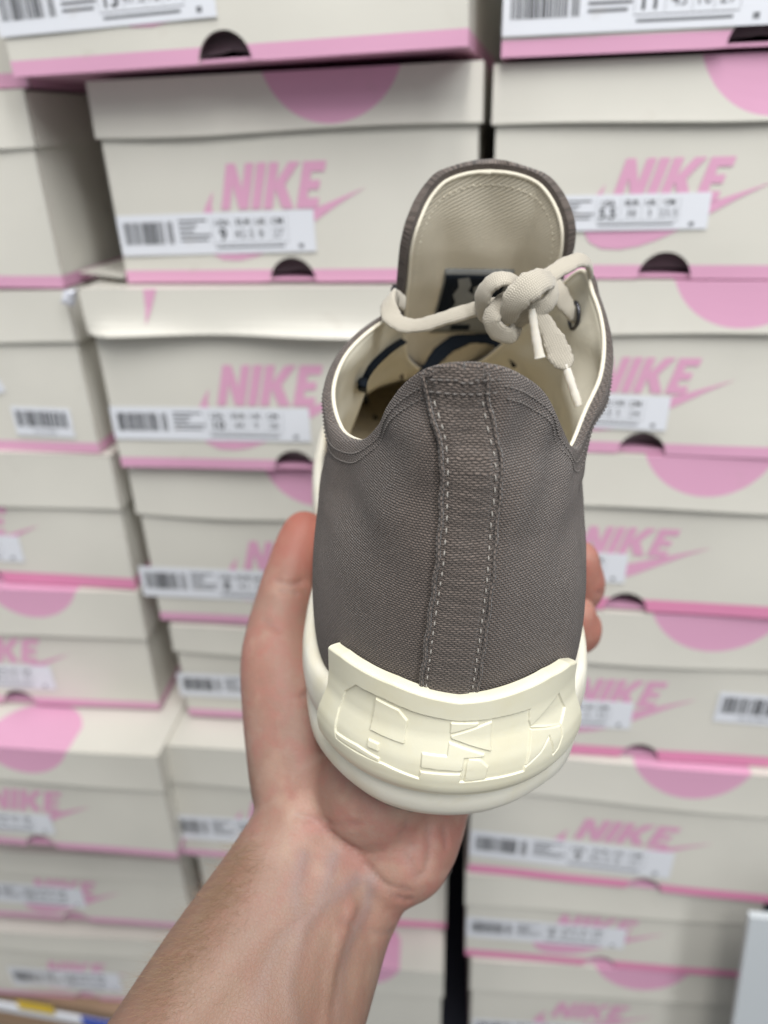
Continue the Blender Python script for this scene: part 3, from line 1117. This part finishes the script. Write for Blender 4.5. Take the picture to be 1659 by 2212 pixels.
# ---- rubber heel patch with embossed shapes
EMB = dict(
    F=[(-40.8, 39.1), (-28.3, 39.0), (-16.9, 37.7), (-7.6, 36.8), (1.4, 36.2), (9.3, 36.2), (18.2, 36.4), (29.8, 36.3), (29.5, 32.8), (30.3, 30.8), (29.4, 28.2), (28.1, 24.0), (26.4, 19.0), (13.8, 19.3), (2.3, 19.0), (2.5, 21.6), (-11.6, 21.4), (-11.9, 19.0), (-25.3, 20.7), (-36.6, 20.4), (-47.4, 20.3), (-48.6, 22.8), (-48.9, 29.1), (-47.0, 34.7)],
    T=[(45.7, 36.2), (30.3, 31.0), (45.7, 26.9), (50.1, 30.2)])
ISL = dict(
    A=[(-31.4, 38.0), (-21.7, 36.9), (-18.1, 34.4), (-18.4, 28.0), (-32.6, 28.5)],
    B=[(-32.5, 25.9), (-28.0, 25.8), (-27.9, 23.8), (-32.5, 23.8)],
    C=[(-47.9, 21.9), (-37.1, 22.6), (-27.2, 21.8), (-27.1, 20.7), (-36.8, 21.0), (-47.1, 20.6)],
    D=[(-1.7, 35.5), (8.7, 35.4), (8.4, 34.7), (-0.3, 32.8), (-1.7, 32.5)],
    E=[(13.7, 35.4), (13.4, 27.3), (-1.4, 31.1), (-1.4, 31.8)],
    G=[(-2.0, 30.0), (11.0, 26.7), (10.7, 26.2), (3.6, 26.1), (3.0, 22.6), (-11.5, 22.8), (-11.5, 26.6), (-2.5, 26.5)],
    H=[(5.2, 25.9), (9.4, 25.4), (12.2, 23.2), (11.4, 19.7), (3.9, 19.3), (4.5, 24.4)])
CLAW = [(29.9, 30.4), (45.6, 26.8), (45.4, 23.6), (42.9, 20.8), (40.3, 19.7), (40.0, 22.4), (38.5, 26.1), (36.8, 25.2), (33.6, 23.0), (26.8, 20.5), (28.1, 24.0), (29.4, 28.2)]


def patch_off(z):
    zs = np.array([.0105, .0125, .0135, .016, .020, .024, .028, .031, .036, .0405, .050])
    o = np.array([-.0020, .0006, .0018, .0028, .0032, .0028, .0016, .0006, .0, .0, .0])
    return np.interp(z, zs, o)


def patch_top(phi_d):
    return np.interp(phi_d, [-58, -50, -40, -24, -10.5, 1, 12, 26, 39, 52, 60], [.0437, .0446, .0446, .0441, .0426, .0415, .0420, .0430, .0436, .0425, .0402])


NPH, NPZ = 560, 240
phd = np.linspace(-59.0, 59.8, NPH)
Vp = np.linspace(0, 1, NPZ)
top = patch_top(phd)
ztab = .0128 + (top[None, :] - .0128) * Vp[:, None]
PHG = np.broadcast_to(phd[None, :], ztab.shape)
ux = PHG * rad(1) * .0385 * 1000      # mm
uz = ztab * 1000


def conv(pl):
    return [(a * rad(1) * 38.5, b) for a, b in pl]


def stp(d, w=.15):
    x = np.clip((d + w) / (2 * w), 0, 1)
    return x * x * (3 - 2 * x)      # 0 inside, 1 outside


dF = sdf_poly(ux, uz, conv(EMB['F']))
dT = sdf_poly(ux, uz, conv(EMB['T']))
hgtm = np.minimum(stp(dF), stp(dT))
for k in ISL:
    d = sdf_poly(ux, uz, conv(ISL[k]))
    hgtm = np.maximum(hgtm, 1 - stp(d))
dC = sdf_poly(ux, uz, conv(CLAW))
hgtm = hgtm * (1 - .95 * np.exp(-(dC / .17) ** 2))
hmm = .00052 * (hgtm - 1)
offz = patch_off(ztab)
# smooth the tabulated profile
ker = np.ones(21) / 21
offz = np.apply_along_axis(lambda c: np.convolve(np.pad(c, 10, mode='edge'), ker, 'valid'), 0, offz)
endl = np.clip((PHG + 59) / 3.0, 0, 1)
lowend = np.clip((.032 - ztab) / .010, 0, 1)
ext = (lowend * 2.6) * np.clip((np.abs(PHG) - 52) / 7, 0, 1) * np.sign(PHG)      # flare out sideways low down
Rr = .0385 + offz + hmm
phr = (PHG + ext) * rad(1)
PX = Rr * np.sin(phr) + .0008
PY = .0365 - Rr * np.cos(phr)
PG = np.stack([PX, PY, ztab], -1)
# rounded lip: the outermost rows roll inward; then a top face going in to the canvas
nin = np.stack([-np.sin(phr), np.cos(phr), 0 * phr], -1)
rows = [PG[k] for k in range(NPZ)]
for inn, up in ((.0003, .00035), (.0008, .0006), (.0020, .0007), (.0034, .0006), (.0042, -.0010)):
    rows.append(PG[-1] + nin[-1] * inn + np.array([0, 0, up]))
rows.insert(0, PG[0] + nin[0] * .003 + np.array([0, 0, .0004]))
rows = np.array(rows)
nr, nc = rows.shape[:2]
Vv = rows.reshape(-1, 3)
Ff = grid_faces(nr, nc)
# end caps
bm_V = list(Vv)
for col in (0, nc - 1):
    b = len(bm_V)
    for i in range(nr):
        p = rows[i, col] + nin[min(i, NPZ - 1), col] * (.0032)
        bm_V.append(p)
    for i in range(nr - 1):
        Ff.append((i * nc + col, (i + 1) * nc + col, b + i + 1, b + i))
mesh_obj('heel_patch', bm_V, Ff, PATCH, SHOE, auto=50)

# ---- tongue
TZ = np.array([.068, .080, .093, .106, .118, .130, .142, .152, .160, .166])
TY = np.array([.178, .170, .160, .149, .140, .133, .128, .1245, .1215, .119])
TX = np.array([.006, .007, .0085, .0105, .0125, .0135, .0142, .0142, .0140, .0138])
TL = np.concatenate([[0], np.cumsum(np.hypot(np.diff(TZ), np.diff(TY)))])


def tongue_F(a, b):
    """a across (arc, m), b up along the tongue (m) -> 3D, plus normal towards the heel"""
    z = np.interp(b, TL, TZ)
    y = np.interp(b, TL, TY)
    x = np.interp(b, TL, TX)
    z = z + (b > TL[-1]) * (b - TL[-1])
    fl, Rc, an = .0115, .0060, .95
    aa = np.abs(a)
    q = np.clip((aa - fl) / Rc, 0, an)
    ex = np.maximum(0, aa - fl - an * Rc)
    xx = np.minimum(aa, fl) + Rc * np.sin(q) + ex * math.cos(an)
    yy = Rc * (1 - np.cos(q)) + ex * math.sin(an) - .0012 * (1 - np.minimum(aa, fl) / fl)
    op = np.clip((b - .085) / .03, 0, 1)
    yy = yy * (1 - .55 * op)
    wr = .0005 * np.sin(a * 260 + b * 150) * np.clip((b - .05) / .03, 0, 1)
    return np.stack([x + np.sign(a) * xx, y - yy + wr, z + .10 * yy], -1)


def tongue_outline(inset, n=40, m=41):
    bt = .1075 - inset
    A, Bb = [], []
    for i in range(n):
        v = i / (n - 1)
        b = bt * math.sin(v * math.pi / 2) if False else bt * (1 - (1 - v) ** 1.6)
        hw = np.interp(b, [0, .03, .055, .075, .12], [.0235, .0290, .0340, .0350, .0345]) - inset
        r = .036 - inset
        if b > bt - r:
            q = (b - (bt - r)) / r
            hw = hw * math.sqrt(max(0, 1 - q ** 2.1))
        for j in range(m):
            A.append(hw * (j / (m - 1) * 2 - 1))
            bl = .006
            Bb.append(bl + (bt - bl) * b / bt)
    return np.array(A), np.array(Bb), n, m


def tongue_sheet(name, inset, lift, thick_, mat, parent):
    A, Bb, n, m = tongue_outline(inset)
    P = tongue_F(A, Bb)
    g_ = P.reshape(n, m, 3)
    e1 = tongue_F(A + .0005, Bb) - tongue_F(A - .0005, Bb)
    e2 = tongue_F(A, Bb + .0005) - tongue_F(A, Bb - .0005)
    N = np.cross(e1, e2)
    N /= np.linalg.norm(N, axis=1)[:, None]
    if N[:, 1].mean() > 0:
        N = -N
    front = P + N * lift
    back = P + N * (lift - thick_)
    V = np.concatenate([front, back])
    F = grid_faces(n, m)
    k = n * m
    F += [tuple(reversed([x + k for x in f])) for f in grid_faces(n, m)]
    loop = [i * m for i in range(n)] + [(n - 1) * m + j for j in range(1, m)] + [i * m + m - 1 for i in range(n - 2, -1, -1)] + [j for j in range(m - 2, 0, -1)]
    for a_, b_ in zip(loop, loop[1:] + loop[:1]):
        F.append((a_, b_, b_ + k, a_ + k))
    uv = np.concatenate([np.stack([A, Bb], -1)] * 2)
    o = mesh_obj(name, V, F, mat, parent, uvs=uv, auto=60)
    return o, front[loop], N


tongue, rimp, _ = tongue_sheet('tongue', 0.0, 0.0, .0032, GREY, SHOE)
tl, rimp, _ = tongue_sheet('tongue_lining', .0024, .0004, .0008, LINING, tongue)
# cream edge round the lining (skip the hidden bottom)
k0 = 39 * 2 + 40
Vv, Ff, UVv = tube_geo(rimp[:k0], .0007, 6)
mesh_obj('tongue_edge', Vv, Ff, EDGE, tongue, uvs=UVv)
A, Bb, n_, m_ = tongue_outline(.0070)
P = tongue_F(A, Bb).reshape(n_, m_, 3)
lp = [P[i, 0] for i in range(8, n_)] + [P[n_ - 1, j] for j in range(1, m_)] + [P[i, m_ - 1] for i in range(n_ - 2, 7, -1)]
stitches('stitching', np.array(lp), np.tile(np.array([0, -.95, .3]), (len(lp), 1)), tongue, EDGE, .0013, .0009, .00017, .0009)


def tongue_quad(name, a0, a1, b0, b1, lift, mat, parent, poly=None, n=14):
    V, UV = [], []
    for i in range(n):
        for j in range(n):
            a, b = a0 + (a1 - a0) * j / (n - 1), b0 + (b1 - b0) * i / (n - 1)
            V.append(tongue_F(np.array([a]), np.array([b]))[0] + np.array([0, -lift, lift * .3]))
            UV.append((a, b))
    o = mesh_obj(name, V, grid_faces(n, n), mat, parent, uvs=UV)
    s_ = o.modifiers.new('s', 'SOLIDIFY')
    s_.thickness = .0003
    s_.offset = -1
    return o


lab = tongue_quad('size_tag', -.0118, .0132, .0345, .0690, .0012, LABG, tongue)
for (a0, a1, b0, b1) in ((-.0110, .0110, .0445, .0662), (-.0040, .0035, .0362, .0395)):
    tongue_quad('tag_field', a0, a1, b0, b1, .0016, DARKF, lab)
for pl in ([(-.0075, .0600), (-.0035, .0608), (-.0020, .0570), (-.0025, .0540), (.0003, .0520), (.0008, .0470), (-.0005, .0400), (-.0040, .0380), (-.0072, .0420), (-.0060, .0480), (-.0078, .0520), (-.0065, .0560)],
           [(-.0010, .0560), (.0016, .0575), (.0024, .0530), (.0020, .0480), (.0006, .0500)]):
    bm = bmesh.new()
    vs = [bm.verts.new(tuple(tongue_F(np.array([a + .001]), np.array([b + .0045]))[0] + np.array([0, -.0020, .0006]))) for a, b in pl]
    bm.faces.new(vs)
    bm.normal_update()
    bmesh.ops.triangulate(bm, faces=bm.faces[:])
    me = bpy.data.meshes.new('tag_figure')
    bm.to_mesh(me)
    bm.free()
    me.materials.append(LABG)
    o = bpy.data.objects.new('tag_figure', me)
    COL.objects.link(o)
    o.parent = lab

# ---- laces
# (the binding of the throat opening, below the tongue, is laid at the end of this section)


def local_pt(px, py, y):
    """point of the shoe's own frame on the sight line of photo position (px, py) at toe-ward distance y; used to measure the laces"""
    v = ((px - 829.5) / FPX) * CR + (-(py - 1106) / FPX) * CU + CF
    v = SR.T @ v
    o = SR.T @ (CAM - SP)
    return o + v * (y - o[1]) / v[1]


def lace(name, pts, wa, wb, parent, ups=None, n=16, dens=10, mat=None):
    P = np.array([local_pt(*p[:3]) for p in pts])
    m = (len(P) - 1) * dens + 1
    t = np.linspace(0, len(P) - 1, m)
    C = cr_eval(P, t)
    wa = np.interp(t, np.arange(len(P)), np.broadcast_to(wa, (len(P),)))
    wb = np.interp(t, np.arange(len(P)), np.broadcast_to(wb, (len(P),)))
    if ups is None:
        U = np.tile(np.array([0, -.9, .45]), (m, 1))
    else:
        U = cr_eval(np.array(ups, float), t)
    rl = random.Random(len(pts) * 7 + int(pts[0][0]))
    wa = wa * (1 + .05 * np.sin(t * 5.1 + rl.uniform(0, 6)) + .03 * np.sin(t * 13 + 1))
    V, F, UV = tube_geo(C, wa, n, up=U, rb=wb, sq=.75 if mat is None else 1.0)
    o = mesh_obj(name, V, F, mat or LACE, parent, uvs=UV)
    return o


lace('throat_binding', [(900, 838, .150), (925, 797, .153), (950, 764, .156), (985, 738, .158), (1025, 725, .158), (1068, 732, .155), (1104, 762, .150), (1118, 790, .146)],
     [.0022, .0026, .0030, .0032, .0032, .0030, .0026, .0020], .0008, SHOE, mat=DARKF)
LE = empty('shoelace')
LE.parent = SHOE
lace('lace_strand', [(872, 655, .108), (848, 640, .101), (838, 655, .096), (847, 685, .092), (872, 702, .089), (910, 703, .087), (960, 688, .0855), (1010, 673, .0845), (1050, 662, .084), (1085, 655, .084)],
     [.0026, .0027, .0030, .0030, .0026, .0023, .0023, .0024, .0025, .0022], [.0009, .0009, .001, .001, .001, .0011, .0011, .0012, .0013, .0013], LE,
     ups=[(-.8, -.5, .3), (-.8, -.5, .3), (-.6, -.7, .4), (0, -.9, .5), (0, -.8, .6), (0, -.8, .6), (0, -.8, .6), (0, -.8, .6), (0, -.8, .6), (0, -.8, .6)])
lace('lace_strand', [(1110, 660, .083), (1150, 622, .083), (1185, 597, .085), (1215, 577, .088), (1245, 563, .092), (1265, 565, .096), (1275, 585, .101), (1268, 612, .106)],
     [.0024, .0024, .0026, .0027, .0026, .0024, .0024, .0022], [.0014, .0013, .0011, .001, .001, .001, .001, .001], LE,
     ups=[(0, -.8, .6), (0, -.8, .6), (.1, -.7, .7), (.2, -.6, .8), (.3, -.5, .8), (.6, -.5, .6), (.9, -.3, .3), (.9, 0, .2)])
# knot: overlapping flat turns
lace('knot_loop', [(1078, 694, .084), (1050, 678, .0815), (1042, 645, .079), (1060, 614, .077), (1090, 602, .0765), (1114, 616, .079), (1106, 640, .083)],
     [.0024, .0027, .0028, .0028, .0026, .0024, .0022], [.0009, .0011, .0012, .0012, .0011, .0010, .0009], LE,
     ups=[(-.2, -.9, .3), (-.5, -.8, .2), (-.6, -.7, .3), (-.4, -.7, .6), (0, -.6, .8), (.3, -.8, .5), (.3, -.9, .2)], n=20)
lace('knot_loop', [(1098, 642, .080), (1074, 664, .0770), (1062, 692, .0765), (1078, 718, .077), (1104, 724, .078), (1116, 702, .081)],
     [.0022, .0025, .0028, .0028, .0026, .0022], [.0009, .0011, .0012, .0012, .0011, .0009], LE,
     ups=[(0, -.9, .4), (-.3, -.9, .3), (-.5, -.8, .1), (-.2, -.9, -.2), (.2, -.9, -.2), (.3, -.9, .2)], n=20)
lace('knot_loop', [(1190, 604, .082), (1172, 604, .0765), (1146, 618, .0735), (1120, 640, .0730), (1103, 668, .0745), (1098, 694, .078)],
     [.0028, .0036, .0042, .0040, .0032, .0022], [.0011, .0015, .0018, .0017, .0014, .0010], LE,
     ups=[(.5, -.6, .6), (.3, -.7, .7), (.1, -.9, .5), (0, -.95, .3), (-.1, -1, 0), (0, -1, 0)], n=20)
lace('knot_loop', [(1186, 600, .082), (1194, 628, .079), (1182, 656, .0765), (1154, 672, .0765), (1128, 686, .0785), (1112, 704, .081)],
     [.0022, .0026, .0027, .0026, .0024, .0021], [.0010, .0012, .0012, .0011, .0010, .0009], LE,
     ups=[(.6, -.7, .4), (.7, -.7, .2), (.4, -.9, -.1), (.1, -1, -.1), (0, -1, 0), (0, -1, 0)], n=20)
lace('lace_end', [(1150, 655, .078), (1166, 680, .0765), (1183, 710, .076), (1197, 738, .0755), (1207, 762, .075), (1218, 782, .0745), (1224, 796, .074)],
     [.0016, .0022, .0027, .0034, .0038, .0034, .0013], [.001, .0010, .0009, .0008, .0009, .0011, .0012], LE)
lace('aglet', [(1221, 788, .0743), (1231, 820, .073), (1241, 850, .072), (1250, 877, .071)], .00135, .0012, LE, mat=AGLET, n=12)
lace('aglet', [(1148, 668, .0755), (1153, 700, .0745), (1159, 738, .0735), (1166, 774, .0725)], [.00115, .0013, .0014, .0017], [.0011, .0012, .0013, .0011], LE, mat=AGLET, n=12)
# lace end inside the right flap, running into its eyelet
lace('lace_strand', [(1196, 610, .112), (1207, 628, .106), (1217, 650, .102), (1230, 672, .100), (1241, 688, .102)], [.0026, .0028, .0029, .0022, .0016], .0011, LE)
ep = local_pt(1240, 682, .1015)
th = np.linspace(0, 2 * math.pi, 28, endpoint=False)
P = np.stack([ep[0] - .0008 * np.cos(th), ep[1] + .0030 * np.cos(th), ep[2] + .0042 * np.sin(th)], -1)
Vv, Ff, UVv = tube_geo(P, .0007, 8, True, up=(1, 0, 0))
mesh_obj('eyelet', Vv, Ff, METAL, SHOE)
el = local_pt(852, 648, .106)
P = np.stack([el[0] - .0008 * np.cos(th), el[1] + .0030 * np.cos(th), el[2] + .0042 * np.sin(th)], -1)
Vv, Ff, UVv = tube_geo(P, .0007, 8, True, up=(1, 0, 0))
mesh_obj('eyelet', Vv, Ff, METAL, SHOE)

# ------------------------------------------------------------------ the hand and forearm


def wpt(px, py, d):
    """world point d metres in front of the camera on the sight line of a photo position"""
    return CAM + d * (((px - 829.5) / FPX) * CR + (-(py - 1106) / FPX) * CU + CF)


def ws(x, y, z):
    return SR @ np.array([x, y, z]) + SP


SKV, SKF = [], []
_ico = bmesh.new()
bmesh.ops.create_icosphere(_ico, subdivisions=3, radius=1.0)
ICV = np.array([v.co[:] for v in _ico.verts])
ICF = [tuple(v.index for v in f.verts) for f in _ico.faces]
_ico.free()


def ball(c, r, axes=None):
    b = len(SKV)
    P = ICV * r if axes is None else (ICV * np.asarray(r)) @ np.asarray(axes)
    SKV.extend((P + c).tolist())
    SKF.extend([tuple(b + i for i in f) for f in ICF])


def limb(pts, radii, step=.25):
    pts = np.array(pts)
    n = len(pts)
    L = np.linalg.norm(np.diff(pts, axis=0), axis=1)
    t = [0.0]
    for i in range(n - 1):
        k = max(2, int(L[i] / (step * min(radii[i], radii[i + 1]))))
        t += list(i + np.arange(1, k + 1) / k)
    t = np.array(t)
    C = cr_eval(pts, t)
    R_ = np.interp(t, np.arange(n), radii)
    for c, r in zip(C, R_):
        ball(c, r)


# forearm and wrist: two parallel bundles make the flat oval section
limb([wpt(260, 2560, .205), wpt(385, 2330, .215), wpt(492, 2120, .228), wpt(590, 1940, .240), wpt(648, 1820, .250), wpt(690, 1720, .258)],
     [.028, .026, .0235, .0205, .0185, .018])
limb([wpt(480, 2560, .210), wpt(575, 2330, .220), wpt(660, 2140, .233), wpt(728, 1990, .244), wpt(785, 1890, .252), wpt(840, 1800, .260)],
     [.027, .0235, .021, .0182, .0172, .0185])
limb([wpt(370, 2560, .203), wpt(480, 2330, .213), wpt(578, 2130, .227), wpt(660, 1965, .240), wpt(715, 1860, .250)],
     [.028, .0255, .023, .0205, .019])
# palm under the sole
for p, r in [((-.020, .035, -.026), .0195), ((-.006, .045, -.028), .020), ((.004, .05, -.027), .018), ((-.022, .07, -.026), .018), ((-.004, .08, -.028), .020),
             ((.012, .085, -.026), .017), ((-.02, .1, -.024), .016), ((.014, .105, -.025), .017), ((.0, .11, -.026), .019)]:
    ball(ws(*p), r)
# hypothenar heel of the hand
limb([wpt(815, 1870, .248), wpt(868, 1835, .248), wpt(905, 1770, .253), wpt(925, 1690, .262)],
     [.0150, .0170, .0160, .015])
# thumb base, thumb
limb([wpt(690, 1800, .256), wpt(655, 1690, .262), wpt(628, 1560, .268), wpt(606, 1440, .274), wpt(602, 1375, .280), wpt(612, 1300, .286), wpt(630, 1230, .291), wpt(648, 1175, .295), wpt(657, 1150, .297)],
     [.0180, .0185, .0170, .0148, .0126, .0108, .0100, .0096, .0088])
limb([ws(-.01, .05, -.026), wpt(680, 1560, .280), wpt(640, 1450, .284)], [.018, .015, .011])
# fingers come up under the right edge of the sole and close on its side
FY = [(.130, .0035, .0092, .0635), (.110, -.0105, .0092, .0595), (.090, -.016, .0088, .040), (.072, -.017, .0078, .030)]
for y, ztip, r, xt in FY:
    if xt > .05:
        limb([ws(.008, y - .012, -.024), ws(.028, y, -.022), ws(.046, y + .002, -.021), ws(xt + .002, y + .002, (ztip - .021) * .5), ws(xt, y, ztip), ws(xt - .001, y - .001, ztip + .006)],
             [r * 1.2, r * 1.12, r * 1.05, r, r * .95, r * .84])
    else:
        limb([ws(.004, y, -.024), ws(xt * .6, y, -.021), ws(xt, y, ztip)], [r * 1.2, r * 1.1, r * .9])
skin_me = bpy.data.meshes.new('hand_raw')
skin_me.from_pydata([tuple(v) for v in SKV], [], SKF)
raw = bpy.data.objects.new('hand_raw', skin_me)
COL.objects.link(raw)
rm = raw.modifiers.new('r', 'REMESH')
rm.mode = 'VOXEL'
rm.voxel_size = .0014
rm.use_smooth_shade = True
smo = raw.modifiers.new('s', 'SMOOTH')
smo.factor = .5
smo.iterations = 14
dg = bpy.context.evaluated_depsgraph_get()
me = bpy.data.meshes.new_from_object(raw.evaluated_get(dg))
bpy.data.objects.remove(raw)


def m_skin():
    t = NT('skin')
    ob = t.coord('Object')
    n1 = t.n('ShaderNodeTexNoise', i_Scale=38.0, i_Detail=4.0, i_Roughness=0.6)
    t.l(ob, n1.inputs['Vector'])
    n2 = t.n('ShaderNodeTexNoise', i_Scale=130.0, i_Detail=3.0, i_Roughness=0.6)
    t.l(ob, n2.inputs['Vector'])
    base = t.ramp(n1.outputs[0], [(0.32, (0.29, 0.17, 0.13)), (0.5, (0.32, 0.20, 0.155)), (0.68, (0.38, 0.255, 0.205))])
    base = t.mix(t.math('MULTIPLY', t.ramp(n2.outputs[0], [(0.42, (0, 0, 0)), (0.62, (1, 1, 1))]), .70), base, (0.35, 0.165, 0.135))
    n4 = t.n('ShaderNodeTexNoise', i_Scale=75.0, i_Detail=2.0)
    t.l(ob, n4.inputs['Vector'])
    base = t.mix(t.math('MULTIPLY', t.ramp(n4.outputs[0], [(0.52, (0, 0, 0)), (0.66, (1, 1, 1))]), .45), base, (0.44, 0.33, 0.25))
    n5 = t.n('ShaderNodeTexNoise', i_Scale=1500.0, i_Detail=2.0)
    t.l(ob, n5.inputs['Vector'])
    base = t.mix(t.math('MULTIPLY', t.ramp(n5.outputs[0], [(0.56, (0, 0, 0)), (0.70, (1, 1, 1))]), .25), base, (0.27, 0.14, 0.10))
    at = t.n('ShaderNodeAttribute', attribute_name='blood')
    base = t.mix(at.outputs['Fac'], base, (0.46, 0.14, 0.10))
    at2 = t.n('ShaderNodeAttribute', attribute_name='vein')
    base = t.mix(at2.outputs['Fac'], base, (0.25, 0.19, 0.19))
    at3 = t.n('ShaderNodeAttribute', attribute_name='tan')
    base = t.mix(at3.outputs['Fac'], base, (0.215, 0.128, 0.088))
    vo = t.n('ShaderNodeTexVoronoi', feature='DISTANCE_TO_EDGE', i_Scale=900.0)
    t.l(ob, vo.inputs['Vector'])
    n3 = t.n('ShaderNodeTexNoise', i_Scale=500.0, i_Detail=4.0)
    t.l(ob, n3.inputs['Vector'])
    h = t.math('ADD', t.math('MULTIPLY', t.math('MINIMUM', vo.outputs['Distance'], .15), 2.0), n3.outputs[0])
    t.b.inputs['Subsurface Radius'].default_value = (1.0, 0.35, 0.18)
    return t.set(base, 0.52, t.bump(h, 0.32, 0.0005), 0.42, Subsurface_Weight=0.22, Subsurface_Scale=0.004)


SKIN = m_skin()
me.materials.append(SKIN)
me.name = 'person'
nv = len(me.vertices)
co = np.zeros(nv * 3)
me.vertices.foreach_get('co', co)
co = co.reshape(-1, 3)
no = np.zeros(nv * 3)
me.vertices.foreach_get('normal', no)
no = no.reshape(-1, 3)


def dist_line(P, pts):
    d = np.full(len(P), 9.0)
    for a, b in zip(pts[:-1], pts[1:]):
        e = b - a
        t = np.clip((P - a) @ e / (e @ e), 0, 1)
        d = np.minimum(d, np.linalg.norm(P - a - t[:, None] * e, axis=1))
    return d


disp = np.zeros(nv)
vein = np.zeros(nv)


def surf(px, py):
    """skin surface point on a sight line, for veins and creases"""
    d = (((px - 829.5) / FPX) * CR + (-(py - 1106) / FPX) * CU + CF)
    return SKB.ray_cast(Vector(CAM), Vector(d / np.linalg.norm(d)))[0]


SKB = BVHTree.FromPolygons([Vector(v) for v in co], [tuple(p.vertices) for p in me.polygons])
LINES = dict(
    vein=[[(640, 2212), (625, 2120), (650, 2020), (640, 1930), (655, 1850)], [(730, 2190), (745, 2060), (790, 1960), (800, 1900)], [(560, 2150), (600, 2040), (690, 1960), (770, 1900)],
          [(650, 2020), (700, 1930), (720, 1850)]],
    crease=[[(700, 1790), (760, 1830), (810, 1890), (850, 1935), (885, 1945)], [(790, 1870), (830, 1910), (880, 1925)], [(640, 1760), (700, 1775), (770, 1780)],
            [(655, 1505), (700, 1465)], [(570, 1340), (600, 1360)], [(868, 1800), (885, 1860), (905, 1900)], [(960, 1790), (965, 1830)], [(880, 1780), (890, 1830)], [(925, 1785), (928, 1850), (915, 1890)], [(1262, 1290), (1300, 1282)], [(600, 1255), (625, 1262), (650, 1258)], [(608, 1275), (640, 1282)], [(740, 1990), (800, 2015), (850, 2010)]],
    tendon=[[(668, 1270), (690, 1360), (700, 1440)], [(700, 2212), (720, 2080), (760, 1960)]])
for kind, lst in LINES.items():
    for pl in lst:
        q = [surf(*p) for p in pl]
        q = [np.array(p) for p in q if p is not None]
        if len(q) < 2:
            continue
        q = cr_eval(np.array(q), np.linspace(0, len(q) - 1, len(q) * 6))
        d = dist_line(co, q)
        if kind == 'vein':
            vein = np.maximum(vein, .60 * np.exp(-(d / .0022) ** 2))
            disp += .0004 * np.exp(-(d / .0022) ** 2)
        elif kind == 'crease':
            disp -= .0009 * np.exp(-(d / .0010) ** 2)
            vein = np.maximum(vein, .16 * np.exp(-(d / .0012) ** 2))
        else:
            disp += .0010 * np.exp(-(d / .0022) ** 2)
blood = np.zeros(nv)
for p, r, a in ((wpt(655, 1150, .297), .020, .85), (wpt(640, 1230, .291), .014, .5), (wpt(790, 1760, .262), .028, .35), (wpt(900, 1800, .246), .020, .35), (wpt(850, 1930, .24), .012, .35), (wpt(560, 1440, .27), .02, .2)):
    blood = np.maximum(blood, a * np.exp(-(np.linalg.norm(co - p, axis=1) / r) ** 2))
for y, ztip, r, xt in FY:
    p = ws(xt, y, ztip)
    blood = np.maximum(blood, .60 * np.exp(-(np.linalg.norm(co - p, axis=1) / .018) ** 2))
arm_darkm = np.zeros(nv)  # darker brown skin along the forearm's edge and below the wrist
dl = dist_line(co, [wpt(245, 2230, .230), wpt(330, 2060, .240), wpt(440, 1910, .247), wpt(525, 1790, .257), wpt(560, 1730, .264)])
arm_darkm = .75 * np.exp(-(dl / .017) ** 2)
sa = (co - wpt(745, 1905, .243)) @ ((wpt(500, 2330, .22) - wpt(745, 1905, .243)) / np.linalg.norm(wpt(500, 2330, .22) - wpt(745, 1905, .243)))
arm_darkm = np.maximum(arm_darkm, .72 * np.clip((sa + .012) / .035, 0, 1))
co2 = co + no * disp[:, None]
me.vertices.foreach_set('co', co2.ravel())
for nm, arr in (('blood', blood), ('vein', vein), ('tan', arm_darkm)):
    at = me.attributes.new(nm, 'FLOAT', 'POINT')
    at.data.foreach_set('value', arr.astype(np.float32))
me.polygons.foreach_set('use_smooth', np.ones(len(me.polygons), dtype=bool))
me.update()
hand = bpy.data.objects.new('person', me)
COL.objects.link(hand)
tag(hand, 'bare forearm and left hand, palm up, holding the sneaker from below', 'person')
# fine hair along the thumb side of the forearm
Vv, Ff = [], []
edge = [(270, 2190), (315, 2100), (370, 2020), (430, 1940), (480, 1870), (515, 1815)]
NV = [Vector(v) for v in co2]
for k in range(1500):
    t = random.random()
    px = np.interp(t, np.linspace(0, 1, 6), [e[0] for e in edge]) + random.uniform(-12, 60) * (1 - .4 * t) + abs(random.gauss(0, 1)) * 55 * (1 - .5 * t)
    py = np.interp(t, np.linspace(0, 1, 6), [e[1] for e in edge]) + random.uniform(-30, 60)
    h = surf(px, py)
    if h is None:
        continue
    h = np.array(h)
    n = np.array(SKB.find_nearest(Vector(h))[1])
    d = (-.75 * CR + .15 * CU) * random.uniform(.5, 1.1) + n * random.uniform(.25, .6) + np.array([random.gauss(0, .2) for _ in range(3)])
    d += CU * random.uniform(-1.1, -.2)
    d /= np.linalg.norm(d)
    ln = random.uniform(.003, .009)
    bend = np.array([random.gauss(0, .25) for _ in range(3)])
    pts = [h + d * ln * s + bend * ln * s * s * .5 for s in (0, .35, .7, 1)]
    v, f, u = tube_geo(pts, np.array([.000022, .00002, .000015, .000006]), 3, up=CF)
    b = len(Vv)
    Vv += v
    Ff += [tuple(b + i for i in x) for x in f]
HAIR = NT('light_brown_hair').set((0.40, 0.27, 0.16), 0.5)
hr_ = mesh_obj('arm_hair', Vv, Ff, HAIR, hand)
